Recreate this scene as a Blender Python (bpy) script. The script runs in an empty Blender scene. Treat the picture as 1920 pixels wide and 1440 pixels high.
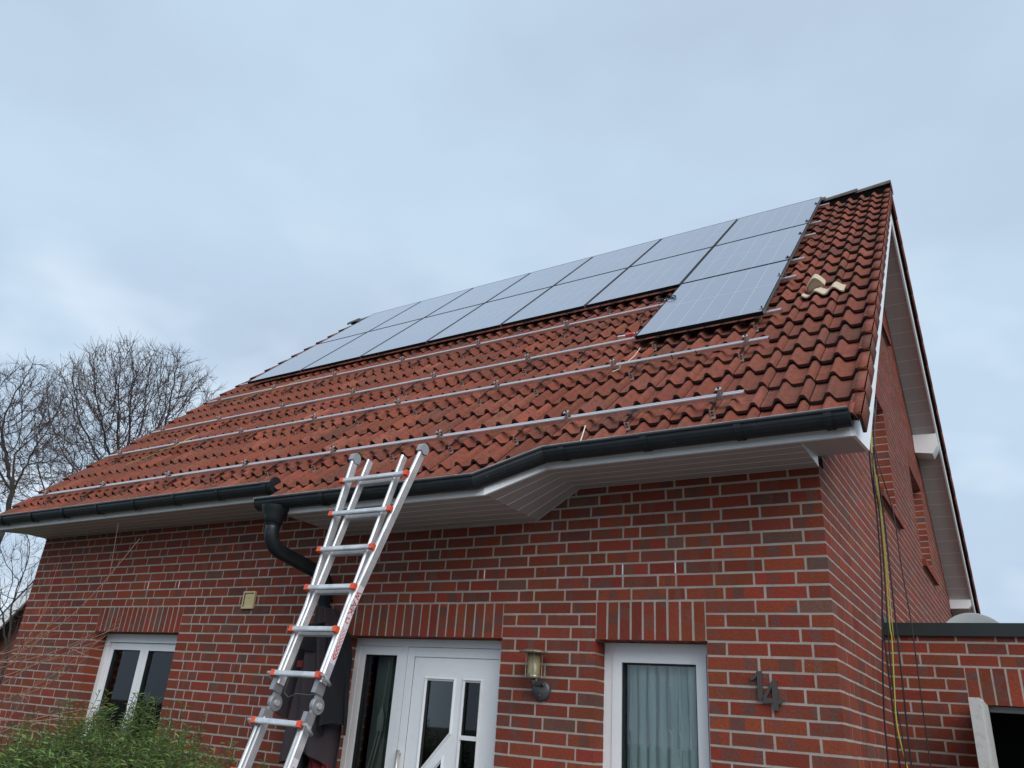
import bpy, math, random
from mathutils import Vector, Matrix, noise as mnoise
R = math.radians
rnd = random.Random(7)
C = bpy.context.scene.collection
scn = bpy.context.scene

# ------------------------------------------------------------------ camera
# world: x along the front wall (house corner at x=0), y into the house, z=0 at the underside of the
# ground-floor lintels; the ground lies at z=-2.2
GZ = -2.2
cd = bpy.data.cameras.new('camera'); cam = bpy.data.objects.new('camera', cd); C.objects.link(cam)
cd.sensor_width = 36; cd.lens = 27.8833; cd.shift_x = 0.028377; cd.shift_y = -0.012710
cd.clip_start = 0.05; cd.clip_end = 2000
cpos = Vector((0.936191, -5.081066, -0.600038))
yw, pt, rl = 0.610239981, 0.421731569, 0.0874001354
f = Vector((-math.sin(yw)*math.cos(pt), math.cos(yw)*math.cos(pt), math.sin(pt)))
r0 = Vector((math.cos(yw), math.sin(yw), 0)); u0 = r0.cross(f)
rr = r0*math.cos(rl)+u0*math.sin(rl); uu = -r0*math.sin(rl)+u0*math.cos(rl)
cam.matrix_world = Matrix(((rr.x, uu.x, -f.x, cpos.x), (rr.y, uu.y, -f.y, cpos.y), (rr.z, uu.z, -f.z, cpos.z), (0, 0, 0, 1)))
scn.camera = cam

# ------------------------------------------------------------------ world: overcast sky
SUN_DIR = Vector((0.95, -0.75, 0.95)).normalized()
w = bpy.data.worlds.new('World'); scn.world = w; w.use_nodes = True
nt = w.node_tree; nt.nodes.clear()
def N(t, **k):
    n = nt.nodes.new(t)
    for a, b in k.items(): setattr(n, a, b)
    return n
out = N('ShaderNodeOutputWorld'); bg = N('ShaderNodeBackground'); bg2 = N('ShaderNodeBackground')
sky = N('ShaderNodeTexSky', sky_type='NISHITA'); sky.sun_disc = False
sky.sun_elevation = math.asin(SUN_DIR.z); sky.sun_rotation = math.atan2(SUN_DIR.x, SUN_DIR.y)
sky.air_density = 1.0; sky.dust_density = 2.0
bg.inputs[1].default_value = 0.05
tc = N('ShaderNodeTexCoord')
mp = N('ShaderNodeMapping'); mp.inputs['Scale'].default_value = (1.0, 1.0, 1.9); mp.inputs['Location'].default_value = (5.530, 7.520, 1.740)
n1 = N('ShaderNodeTexNoise'); n1.inputs['Scale'].default_value = 2.1; n1.inputs['Detail'].default_value = 5; n1.inputs['Roughness'].default_value = 0.48
n2 = N('ShaderNodeTexNoise'); n2.inputs['Scale'].default_value = 5.2; n2.inputs['Detail'].default_value = 3; n2.inputs['Roughness'].default_value = 0.42
L = nt.links.new
L(tc.outputs['Generated'], mp.inputs[0]); L(mp.outputs[0], n1.inputs[0]); L(mp.outputs[0], n2.inputs[0])
r1 = N('ShaderNodeValToRGB'); e = r1.color_ramp.elements
e[0].position = 0.30; e[0].color = (0.345, 0.425, 0.54, 1); e[1].position = 0.70; e[1].color = (0.425, 0.545, 0.665, 1)
m_ = r1.color_ramp.elements.new(0.52); m_.color = (0.395, 0.495, 0.615, 1)
L(n1.outputs['Fac'], r1.inputs[0])
# brighter, whiter low sky (soft break in the cloud to the north-west)
sep = N('ShaderNodeSeparateXYZ'); L(tc.outputs['Generated'], sep.inputs[0])
r3 = N('ShaderNodeValToRGB'); e = r3.color_ramp.elements
e[0].position = 0.49; e[0].color = (0, 0, 0, 1); e[1].position = 0.70; e[1].color = (1, 1, 1, 1)
L(n2.outputs['Fac'], r3.inputs[0])
low = N('ShaderNodeMapRange'); low.inputs['From Min'].default_value = 0.62; low.inputs['From Max'].default_value = 0.30
low.inputs['To Min'].default_value = 0.0; low.inputs['To Max'].default_value = 0.8
L(sep.outputs['Z'], low.inputs['Value'])
mu = N('ShaderNodeMath', operation='MULTIPLY'); L(r3.outputs[0], mu.inputs[0]); L(low.outputs[0], mu.inputs[1])
mx = N('ShaderNodeMix', data_type='RGBA'); L(mu.outputs[0], mx.inputs[0]); L(r1.outputs[0], mx.inputs[6]); mx.inputs[7].default_value = (0.62, 0.70, 0.78, 1)
L(mx.outputs[2], bg2.inputs[0]); bg2.inputs[1].default_value = 0.93
add = N('ShaderNodeMixShader'); add.inputs[0].default_value = 0.93
L(sky.outputs[0], bg.inputs[0]); L(bg.outputs[0], add.inputs[1]); L(bg2.outputs[0], add.inputs[2]); L(add.outputs[0], out.inputs[0])

sl = bpy.data.lights.new('sun', 'SUN'); sl.energy = 1.5; sl.angle = R(50); sl.color = (1.0, 0.97, 0.93)
so = bpy.data.objects.new('sun', sl); C.objects.link(so); so.location = (10, -10, 20)
so.rotation_euler = SUN_DIR.to_track_quat('Z', 'Y').to_euler()

scn.view_settings.view_transform = 'Standard'; scn.view_settings.look = 'None'
scn.view_settings.exposure = 0.60; scn.view_settings.gamma = 1.0
scn.view_settings.use_curve_mapping = False

# ------------------------------------------------------------------ materials
def mat(name, col, rough=0.6, metal=0.0, spec=0.5, noise=None, bump=None, attr=None, coat=0.0):
    m = bpy.data.materials.new(name); m.use_nodes = True
    t = m.node_tree; b = t.nodes['Principled BSDF']
    b.inputs['Base Color'].default_value = (*col, 1); b.inputs['Roughness'].default_value = rough
    b.inputs['Metallic'].default_value = metal; b.inputs['Specular IOR Level'].default_value = spec
    b.inputs['Coat Weight'].default_value = coat
    co = t.nodes.new('ShaderNodeTexCoord')
    last = None
    if attr:
        a = t.nodes.new('ShaderNodeAttribute'); a.attribute_name = attr; last = a.outputs['Color']
    if noise:                                    # (scale, amount, (colour))
        for (sc, amt, c2, lo, hi) in noise:
            n = t.nodes.new('ShaderNodeTexNoise'); n.inputs['Scale'].default_value = sc; n.inputs['Detail'].default_value = 6
            t.links.new(co.outputs['Object'], n.inputs[0])
            rp = t.nodes.new('ShaderNodeMapRange'); rp.inputs['From Min'].default_value = lo; rp.inputs['From Max'].default_value = hi
            rp.inputs['To Max'].default_value = amt; t.links.new(n.outputs['Fac'], rp.inputs['Value'])
            x = t.nodes.new('ShaderNodeMix'); x.data_type = 'RGBA'; t.links.new(rp.outputs[0], x.inputs[0])
            if last is None: x.inputs[6].default_value = (*col, 1)
            else: t.links.new(last, x.inputs[6])
            x.inputs[7].default_value = (*c2, 1); last = x.outputs[2]
    if last is not None: t.links.new(last, b.inputs['Base Color'])
    if bump:                                     # (scale, strength, distance)
        n = t.nodes.new('ShaderNodeTexNoise'); n.inputs['Scale'].default_value = bump[0]; n.inputs['Detail'].default_value = 8
        n.inputs['Roughness'].default_value = 0.65
        t.links.new(co.outputs['Object'], n.inputs[0])
        bm = t.nodes.new('ShaderNodeBump'); bm.inputs['Strength'].default_value = bump[1]; bm.inputs['Distance'].default_value = bump[2]
        t.links.new(n.outputs['Fac'], bm.inputs['Height']); t.links.new(bm.outputs[0], b.inputs['Normal'])
    return m

M = {}
M['brick'] = mat('brick', (0.3, 0.07, 0.045), 0.85, spec=0.2, attr='col', noise=[(8, 0.7, (0.12, 0.072, 0.066), 0.57, 0.65), (1.3, 0.35, (0.12, 0.035, 0.025), 0.42, 0.62), (60, 0.45, (0.11, 0.03, 0.022), 0.45, 0.75), (45, 0.5, (0.30, 0.15, 0.12), 0.66, 0.74)], bump=(70, 0.6, 0.006))
M['mortar'] = mat('mortar', (0.385, 0.34, 0.295), 0.95, noise=[(5, 0.7, (0.29, 0.25, 0.21), 0.4, 0.65), (40, 0.5, (0.26, 0.21, 0.18), 0.55, 0.7)], bump=(150, 0.4, 0.003))
M['tile'] = mat('roof_tile', (0.2, 0.06, 0.04), 0.85, spec=0.18, attr='col', noise=[(1.1, 0.45, (0.16, 0.058, 0.040), 0.42, 0.62), (7, 0.5, (0.13, 0.056, 0.040), 0.48, 0.68), (26, 0.65, (0.10, 0.055, 0.043), 0.5, 0.66), (75, 0.6, (0.33, 0.14, 0.10), 0.58, 0.68), (3.1, 0.7, (0.13, 0.12, 0.04), 0.69, 0.75), (55, 0.8, (0.05, 0.04, 0.035), 0.66, 0.70)], bump=(120, 0.5, 0.004))
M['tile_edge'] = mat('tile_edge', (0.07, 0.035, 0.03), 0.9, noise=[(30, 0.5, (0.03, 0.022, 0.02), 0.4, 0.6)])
M['ridge'] = mat('ridge_tile', (0.13, 0.06, 0.05), 0.8, attr='col', noise=[(14, 0.8, (0.12, 0.115, 0.11), 0.4, 0.6)], bump=(60, 0.5, 0.004))
M['white'] = mat('white_pvc', (0.84, 0.85, 0.86), 0.35, noise=[(25, 0.25, (0.66, 0.66, 0.64), 0.55, 0.75), (4, 0.2, (0.66, 0.67, 0.68), 0.4, 0.7)])
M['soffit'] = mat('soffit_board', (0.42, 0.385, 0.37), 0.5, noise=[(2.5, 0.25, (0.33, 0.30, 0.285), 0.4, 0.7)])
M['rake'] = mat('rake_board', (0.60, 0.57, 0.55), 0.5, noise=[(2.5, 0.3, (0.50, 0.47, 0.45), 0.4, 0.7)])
M['soffit_joint'] = mat('soffit_groove', (0.85, 0.80, 0.78), 0.5)
M['zinc'] = mat('dark_zinc', (0.012, 0.017, 0.021), 0.45, 0.2, noise=[(7, 0.6, (0.022, 0.028, 0.031), 0.45, 0.7), (28, 0.5, (0.05, 0.055, 0.05), 0.62, 0.72)], bump=(30, 0.1, 0.002))
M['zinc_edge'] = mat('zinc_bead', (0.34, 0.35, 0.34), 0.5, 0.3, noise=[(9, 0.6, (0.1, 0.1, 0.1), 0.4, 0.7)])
M['alu'] = mat('aluminium', (0.92, 0.92, 0.91), 0.35, 0.55, noise=[(3, 0.3, (0.80, 0.80, 0.80), 0.4, 0.7)])
M['alu_side'] = mat('aluminium_side', (0.80, 0.79, 0.78), 0.22, 1.0, noise=[(4, 0.4, (0.66, 0.65, 0.64), 0.4, 0.7)])
M['alu_groove'] = mat('aluminium_groove', (0.35, 0.34, 0.33), 0.5, 0.8)
M['ladder'] = mat('ladder_aluminium', (0.76, 0.77, 0.78), 0.50, 0.6, noise=[(9, 0.6, (0.50, 0.51, 0.52), 0.42, 0.6), (20, 0.55, (0.55, 0.56, 0.57), 0.5, 0.7), (90, 0.5, (0.40, 0.40, 0.40), 0.62, 0.72)], bump=(50, 0.1, 0.002))
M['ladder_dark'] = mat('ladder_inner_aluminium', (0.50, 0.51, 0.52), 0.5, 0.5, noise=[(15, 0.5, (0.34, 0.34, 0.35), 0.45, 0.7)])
M['steel'] = mat('hook_steel', (0.62, 0.59, 0.56), 0.35, 0.75)
M['black'] = mat('black_clamp', (0.02, 0.02, 0.022), 0.4, 0.2)
M['orange'] = mat('red_plastic', (0.72, 0.085, 0.03), 0.5, noise=[(40, 0.4, (0.5, 0.06, 0.03), 0.5, 0.7)])
M['hinge'] = mat('hinge_grey', (0.33, 0.34, 0.35), 0.45, 0.5, noise=[(30, 0.5, (0.22, 0.22, 0.23), 0.5, 0.7)])
M['cap'] = mat('grey_plastic_cap', (0.30, 0.32, 0.34), 0.6, noise=[(30, 0.5, (0.22, 0.23, 0.24), 0.5, 0.7)])
M['red'] = mat('red_print', (0.62, 0.06, 0.05), 0.6, noise=[(160, 0.5, (0.72, 0.5, 0.48), 0.55, 0.7)])
M['sticker'] = mat('faded_sticker', (0.68, 0.67, 0.70), 0.5, noise=[(70, 0.6, (0.58, 0.45, 0.50), 0.55, 0.65)])
M['bronze'] = mat('digit_metal', (0.075, 0.066, 0.06), 0.45, 0.4)
M['lampmetal'] = mat('lamp_metal', (0.10, 0.10, 0.105), 0.4, 0.5, noise=[(40, 0.5, (0.06, 0.06, 0.06), 0.4, 0.7)])
M['lamptop'] = mat('lamp_roof_metal', (0.36, 0.34, 0.26), 0.35, 0.6, noise=[(50, 0.7, (0.12, 0.10, 0.07), 0.5, 0.6)])
M['lampglass'] = mat('yellowed_lamp_glass', (0.24, 0.21, 0.11), 0.25, noise=[(15, 0.5, (0.33, 0.28, 0.16), 0.4, 0.7)])
M['beige'] = mat('beige_plastic', (0.62, 0.50, 0.26), 0.55, noise=[(12, 0.3, (0.52, 0.42, 0.21), 0.4, 0.7)])
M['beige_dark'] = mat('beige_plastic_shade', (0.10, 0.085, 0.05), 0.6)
M['foam'] = mat('beige_foam', (0.55, 0.46, 0.33), 0.8, noise=[(25, 0.4, (0.40, 0.32, 0.2), 0.45, 0.7)], bump=(80, 0.3, 0.003))
M['yellow'] = mat('yellow_cable', (0.42, 0.42, 0.05), 0.5)
M['straw'] = mat('straw_cord', (0.42, 0.33, 0.12), 0.8)
M['blackcable'] = mat('black_cable', (0.012, 0.01, 0.014), 0.5)
M['paleline'] = mat('pale_cord', (0.75, 0.74, 0.60), 0.8)
M['dark'] = mat('dark_interior', (0.012, 0.014, 0.014), 0.9)
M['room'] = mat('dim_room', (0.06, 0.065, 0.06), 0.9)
M['roomwall'] = mat('hall_wall', (0.36, 0.36, 0.33), 0.9)
M['seal'] = mat('black_seal', (0.008, 0.009, 0.01), 0.6)
M['curtain'] = mat('sheer_curtain', (0.46, 0.49, 0.49), 0.9)
M['curtain_low'] = mat('sheer_curtain_hem', (0.46, 0.53, 0.52), 0.9, noise=[(14, 0.4, (0.36, 0.43, 0.43), 0.45, 0.7)])
M['blind'] = mat('grey_blind', (0.30, 0.33, 0.325), 0.8, bump=(200, 0.3, 0.002))
M['jacket'] = mat('dark_cloth', (0.036, 0.027, 0.032), 0.85, noise=[(12, 0.7, (0.035, 0.027, 0.032), 0.45, 0.65)], bump=(60, 0.25, 0.004))
M['jacket2'] = mat('black_cloth', (0.006, 0.0065, 0.010), 0.9, bump=(60, 0.25, 0.004))
M['piping'] = mat('grey_piping', (0.12, 0.115, 0.12), 0.7)
M['darkred'] = mat('dark_red_cloth', (0.12, 0.008, 0.012), 0.9)
M['cap_dark'] = mat('parapet_metal', (0.018, 0.024, 0.023), 0.45, 0.2, noise=[(3, 0.4, (0.028, 0.034, 0.032), 0.4, 0.7), (45, 0.8, (0.09, 0.09, 0.08), 0.72, 0.76)])
M['dish'] = mat('dish_grey', (0.36, 0.40, 0.40), 0.55, noise=[(6, 0.3, (0.29, 0.32, 0.31), 0.4, 0.7)])
M['oldwhite'] = mat('weathered_white', (0.52, 0.52, 0.50), 0.6, noise=[(30, 0.5, (0.36, 0.36, 0.34), 0.5, 0.65)], bump=(60, 0.2, 0.003))
M['greyframe'] = mat('grey_frame', (0.16, 0.17, 0.17), 0.6)
M['bark'] = mat('bark', (0.045, 0.037, 0.034), 0.9, noise=[(3, 0.6, (0.035, 0.04, 0.022), 0.4, 0.6)])
M['twig'] = mat('twig', (0.075, 0.05, 0.048), 0.9)
M['redtwig'] = mat('red_brown_twig', (0.42, 0.19, 0.14), 0.7, noise=[(8, 0.6, (0.36, 0.26, 0.16), 0.4, 0.6)])
M['stem'] = mat('green_brown_stem', (0.08, 0.085, 0.035), 0.8)
M['leaf'] = mat('leaf', (0.06, 0.10, 0.03), 0.55, attr='col', spec=0.35)
M['grass'] = mat('lawn', (0.05, 0.058, 0.035), 0.95, noise=[(1.5, 0.5, (0.07, 0.075, 0.05), 0.4, 0.7)], bump=(40, 0.5, 0.02))
M['paving'] = mat('paving', (0.15, 0.138, 0.128), 0.9, noise=[(2, 0.5, (0.10, 0.095, 0.088), 0.4, 0.7)], bump=(60, 0.3, 0.005))
M['greyroof'] = mat('grey_roof', (0.07, 0.068, 0.07), 0.8, bump=(10, 0.4, 0.03))
M['farbrick'] = mat('far_brick', (0.17, 0.06, 0.045), 0.9)
M['bitumen'] = mat('flat_roof_felt', (0.06, 0.06, 0.06), 0.95)

def glass_mat(name, tint, fres=1.0, rough=0.02):
    m = bpy.data.materials.new(name); m.use_nodes = True; t = m.node_tree; t.nodes.clear()
    o = t.nodes.new('ShaderNodeOutputMaterial'); tr = t.nodes.new('ShaderNodeBsdfTransparent'); tr.inputs[0].default_value = (*tint, 1)
    g = t.nodes.new('ShaderNodeBsdfGlossy'); g.inputs['Roughness'].default_value = rough; g.inputs[0].default_value = (fres, fres, fres, 1)
    fr = t.nodes.new('ShaderNodeFresnel'); fr.inputs[0].default_value = 1.5
    mx = t.nodes.new('ShaderNodeMixShader'); t.links.new(fr.outputs[0], mx.inputs[0]); t.links.new(tr.outputs[0], mx.inputs[1]); t.links.new(g.outputs[0], mx.inputs[2])
    t.links.new(mx.outputs[0], o.inputs[0]); return m
def sheer(name, col, tr_):
    m = bpy.data.materials.new(name); m.use_nodes = True; t = m.node_tree; t.nodes.clear()
    o = t.nodes.new('ShaderNodeOutputMaterial'); a = t.nodes.new('ShaderNodeBsdfTransparent'); d = t.nodes.new('ShaderNodeBsdfDiffuse'); d.inputs[0].default_value = (*col, 1)
    mx = t.nodes.new('ShaderNodeMixShader'); mx.inputs[0].default_value = 1-tr_; t.links.new(a.outputs[0], mx.inputs[1]); t.links.new(d.outputs[0], mx.inputs[2]); t.links.new(mx.outputs[0], o.inputs[0]); return m
M['curtain'] = sheer('sheer_curtain', (.90, .96, .96), .32)
M['curtain_low'] = sheer('sheer_curtain_hem', (.90, .96, .95), .08)
M['glass'] = glass_mat('window_glass', (0.88, 0.93, 0.92))
M['darkglass'] = glass_mat('dark_glass', (0.30, 0.32, 0.33))

M['darkglass2'] = mat('smoked_glass', (0.02, 0.022, 0.024), 0.05)
def panel_mat():
    m = bpy.data.materials.new('solar_glass'); m.use_nodes = True; t = m.node_tree; b = t.nodes['Principled BSDF']
    co = t.nodes.new('ShaderNodeTexCoord'); sp = t.nodes.new('ShaderNodeSeparateXYZ'); t.links.new(co.outputs['UV'], sp.inputs[0])
    def line(sock, n, width, off=0.0):
        a = t.nodes.new('ShaderNodeMath'); a.operation = 'MULTIPLY_ADD'; a.inputs[1].default_value = n; a.inputs[2].default_value = 0.5+off; t.links.new(sock, a.inputs[0])
        fr = t.nodes.new('ShaderNodeMath'); fr.operation = 'FRACT'; t.links.new(a.outputs[0], fr.inputs[0])
        s = t.nodes.new('ShaderNodeMath'); s.operation = 'SUBTRACT'; s.inputs[1].default_value = 0.5; t.links.new(fr.outputs[0], s.inputs[0])
        ab = t.nodes.new('ShaderNodeMath'); ab.operation = 'ABSOLUTE'; t.links.new(s.outputs[0], ab.inputs[0])
        lt = t.nodes.new('ShaderNodeMath'); lt.operation = 'LESS_THAN'; lt.inputs[1].default_value = width*n; t.links.new(ab.outputs[0], lt.inputs[0]); return lt.outputs[0]
    def mth(op, a, b2):
        n = t.nodes.new('ShaderNodeMath'); n.operation = op
        for i, q in enumerate((a, b2)):
            if isinstance(q, (int, float)): n.inputs[i].default_value = q
            else: t.links.new(q, n.inputs[i])
        return n.outputs[0]
    cols = line(sp.outputs['X'], 6, 0.0032)
    dash = line(sp.outputs['Y'], 18, 0.018)
    cl = mth('MULTIPLY', cols, mth('ADD', mth('MULTIPLY', dash, 0.55), 0.45))
    rows = mth('MULTIPLY', line(sp.outputs['Y'], 18, 0.0011), 0.35)
    mid = line(sp.outputs['Y'], 1, 0.0026, 0.5)
    bus = mth('MULTIPLY', line(sp.outputs['X'], 60, 0.0009), 0.12)
    tot = mth('MAXIMUM', mth('MAXIMUM', cl, rows), mth('MAXIMUM', mid, bus))
    x = t.nodes.new('ShaderNodeMix'); x.data_type = 'RGBA'; t.links.new(tot, x.inputs[0])
    x.inputs[6].default_value = (0.20, 0.22, 0.28, 1); x.inputs[7].default_value = (0.46, 0.49, 0.54, 1); b.inputs['Metallic'].default_value = 0.22
    t.links.new(x.outputs[2], b.inputs['Base Color'])
    b.inputs['Roughness'].default_value = 0.2; b.inputs['IOR'].default_value = 2.3; b.inputs['Specular IOR Level'].default_value = 0.9
    b.inputs['Coat Weight'].default_value = 0.5; b.inputs['Coat Roughness'].default_value = 0.15
    return m
M['pv'] = panel_mat()
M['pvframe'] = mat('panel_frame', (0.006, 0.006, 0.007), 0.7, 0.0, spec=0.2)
M['pvframe_lit'] = mat('panel_frame_lit_side', (0.17, 0.17, 0.17), 0.4, 0.4)  # paler copy of the black frame, colours its sides as if lit

# ------------------------------------------------------------------ mesh helpers
class MB:
    def __init__(s): s.v = []; s.f = []; s.mi = []; s.c = []; s.uv = {}
    def add(s, vs, fs, mi=0, c=(1, 1, 1)):
        o = len(s.v); s.v += [tuple(p) for p in vs]
        for q in fs: s.f.append([i+o for i in q]); s.mi.append(mi); s.c.append(c)
        return s
    def box(s, x0, x1, y0, y1, z0, z1, mi=0, c=(1, 1, 1)):
        vs = [(x, y, z) for z in (z0, z1) for y in (y0, y1) for x in (x0, x1)]
        return s.add(vs, [(0, 2, 3, 1), (4, 5, 7, 6), (0, 1, 5, 4), (2, 6, 7, 3), (0, 4, 6, 2), (1, 3, 7, 5)], mi, c)
    def obox(s, o, ax, ay, az, x0, x1, y0, y1, z0, z1, mi=0, c=(1, 1, 1)):
        o = Vector(o); vs = [o+ax*x+ay*y+az*z for z in (z0, z1) for y in (y0, y1) for x in (x0, x1)]
        return s.add(vs, [(0, 2, 3, 1), (4, 5, 7, 6), (0, 1, 5, 4), (2, 6, 7, 3), (0, 4, 6, 2), (1, 3, 7, 5)], mi, c)
    def prism(s, pts, d, mi=0, c=(1, 1, 1)):      # closed polygon (3-D points) extruded by vector d
        n = len(pts); a = [Vector(p) for p in pts]; b = [p+Vector(d) for p in a]
        fs = [tuple(range(n)), tuple(range(2*n-1, n-1, -1))]+[(i, i+n, (i+1) % n+n, (i+1) % n) for i in range(n)]
        return s.add(a+b, fs, mi, c)
    def tube(s, pts, rad, n=8, mi=0, c=(1, 1, 1), cap=True):
        pts = [Vector(p) for p in pts]; m = len(pts)
        rs = rad if isinstance(rad, (list, tuple)) else [rad]*m
        vs = []; up = None
        for i, p in enumerate(pts):
            t = (pts[min(i+1, m-1)]-pts[max(i-1, 0)]).normalized()
            if up is None:
                up = Vector((0, 0, 1)) if abs(t.z) < 0.9 else Vector((1, 0, 0))
            a = t.cross(up)
            if a.length < 1e-6: a = t.orthogonal()
            a.normalize(); b = a.cross(t).normalized(); up = b
            for k in range(n):
                an = 2*math.pi*k/n; vs.append(p+(a*math.cos(an)+b*math.sin(an))*rs[i])
        fs = [(i*n+k, i*n+(k+1) % n, (i+1)*n+(k+1) % n, (i+1)*n+k) for i in range(m-1) for k in range(n)]
        if cap and n > 2: fs += [tuple(range(n-1, -1, -1)), tuple((m-1)*n+k for k in range(n))]
        return s.add(vs, fs, mi, c)
    def lathe(s, o, prof, n=24, mi=0, axis='z', c=(1, 1, 1)):
        o = Vector(o); vs = []
        for r_, h in prof:
            for k in range(n):
                a = 2*math.pi*k/n; q = (r_*math.cos(a), r_*math.sin(a), h)
                if axis == 'y': q = (q[0], h, q[1])
                if axis == 'x': q = (h, q[0], q[1])
                vs.append(o+Vector(q))
        m = len(prof)
        fs = [(i*n+k, i*n+(k+1) % n, (i+1)*n+(k+1) % n, (i+1)*n+k) for i in range(m-1) for k in range(n)]
        return s.add(vs, fs, mi, c)
    def build(s, name, mats, parent=None, smooth=False):
        off = Vector((0, 0, 0)); p = parent
        while p is not None: off += p.location; p = p.parent
        me = bpy.data.meshes.new(name)
        me.from_pydata([(x-off.x, y-off.y, z-off.z) for x, y, z in s.v], [], s.f)
        mats = mats if isinstance(mats, (list, tuple)) else [mats]
        for k in mats: me.materials.append(M[k])
        me.polygons.foreach_set('material_index', s.mi)
        if any(c != (1, 1, 1) for c in s.c):
            at = me.color_attributes.new('col', 'FLOAT_COLOR', 'CORNER'); arr = []
            for q, c in zip(s.f, s.c): arr += [c[0], c[1], c[2], 1.0]*len(q)
            at.data.foreach_set('color', arr)
        if smooth: me.shade_smooth()
        me.update()
        o = bpy.data.objects.new(name, me); C.objects.link(o)
        if parent is not None: o.parent = parent
        return o

def tag(o, label=None, cat=None, group=None, kind=None):
    if label: o['label'] = label
    if cat: o['category'] = cat
    if group: o['group'] = group
    if kind: o['kind'] = kind
    return o
def thing(name, label, cat, loc=(0, 0, 0), group=None):
    o = bpy.data.objects.new(name, None); o.empty_display_size = 0.2; C.objects.link(o); o.location = loc
    return tag(o, label, cat, group)
def copy_tree(o, parent=None):
    c = o.copy(); C.objects.link(c)
    if parent is not None: c.parent = parent
    for ch in [k for k in bpy.data.objects if k.parent == o]: copy_tree(ch, c)
    return c

# ------------------------------------------------------------------ ground
g = MB(); n = 24
g.add([(-400, -400, GZ-0.004), (400, -400, GZ-0.004), (400, 400, GZ-0.004), (-400, 400, GZ-0.004)], [(0, 1, 2, 3)])
tag(g.build('lawn', 'grass'), kind='structure')
g = MB(); g.add([(-5.4, -26, GZ), (7, -26, GZ), (7, 1.9, GZ), (-5.4, 1.9, GZ)], [(0, 1, 2, 3)])
tag(g.build('paved_path', 'paving'), kind='structure')  # unseen paving, stretched far forward to grey the reflections in the windows

# ------------------------------------------------------------------ the house
XL = -8.80; D = 9.565; T = 0.97618; TH = math.atan(T); cT, sT = math.cos(TH), math.sin(TH)
AT = 1.743; YR = 4.782; XV = 0.36; XVL = XL-0.36
def RP(x, s_, h):                # front roof plane: s up the slope from y=0, h above the tile-crest plane
    return Vector((x, s_*cT-h*sT, AT+s_*sT+h*cT))
def S(y): return y/cT            # slope distance of depth y
def BP(x, s_, h):                # same on the back slope
    p = RP(x, s_, h); return Vector((x, 2*YR-p.y, p.z))
house = thing('brick_house', 'red brick house with a red tiled roof, white soffits and solar panels', 'house', (XL/2, D/2, GZ))

COURSE = 1/12
def brick_col():
    k = rnd.random(); v = rnd.uniform(0.86, 1.14)
    if k < 0.82: c = (0.235+rnd.uniform(-.028, .03), 0.046+rnd.uniform(-.006, .012), 0.026)
    elif k < 0.95: c = (0.185, 0.052, 0.035)
    elif k < 0.985: c = (0.155, 0.08, 0.058)
    else: c = (0.12, 0.05, 0.042)
    return (c[0]*v, c[1]*v, c[2]*v)

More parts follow.
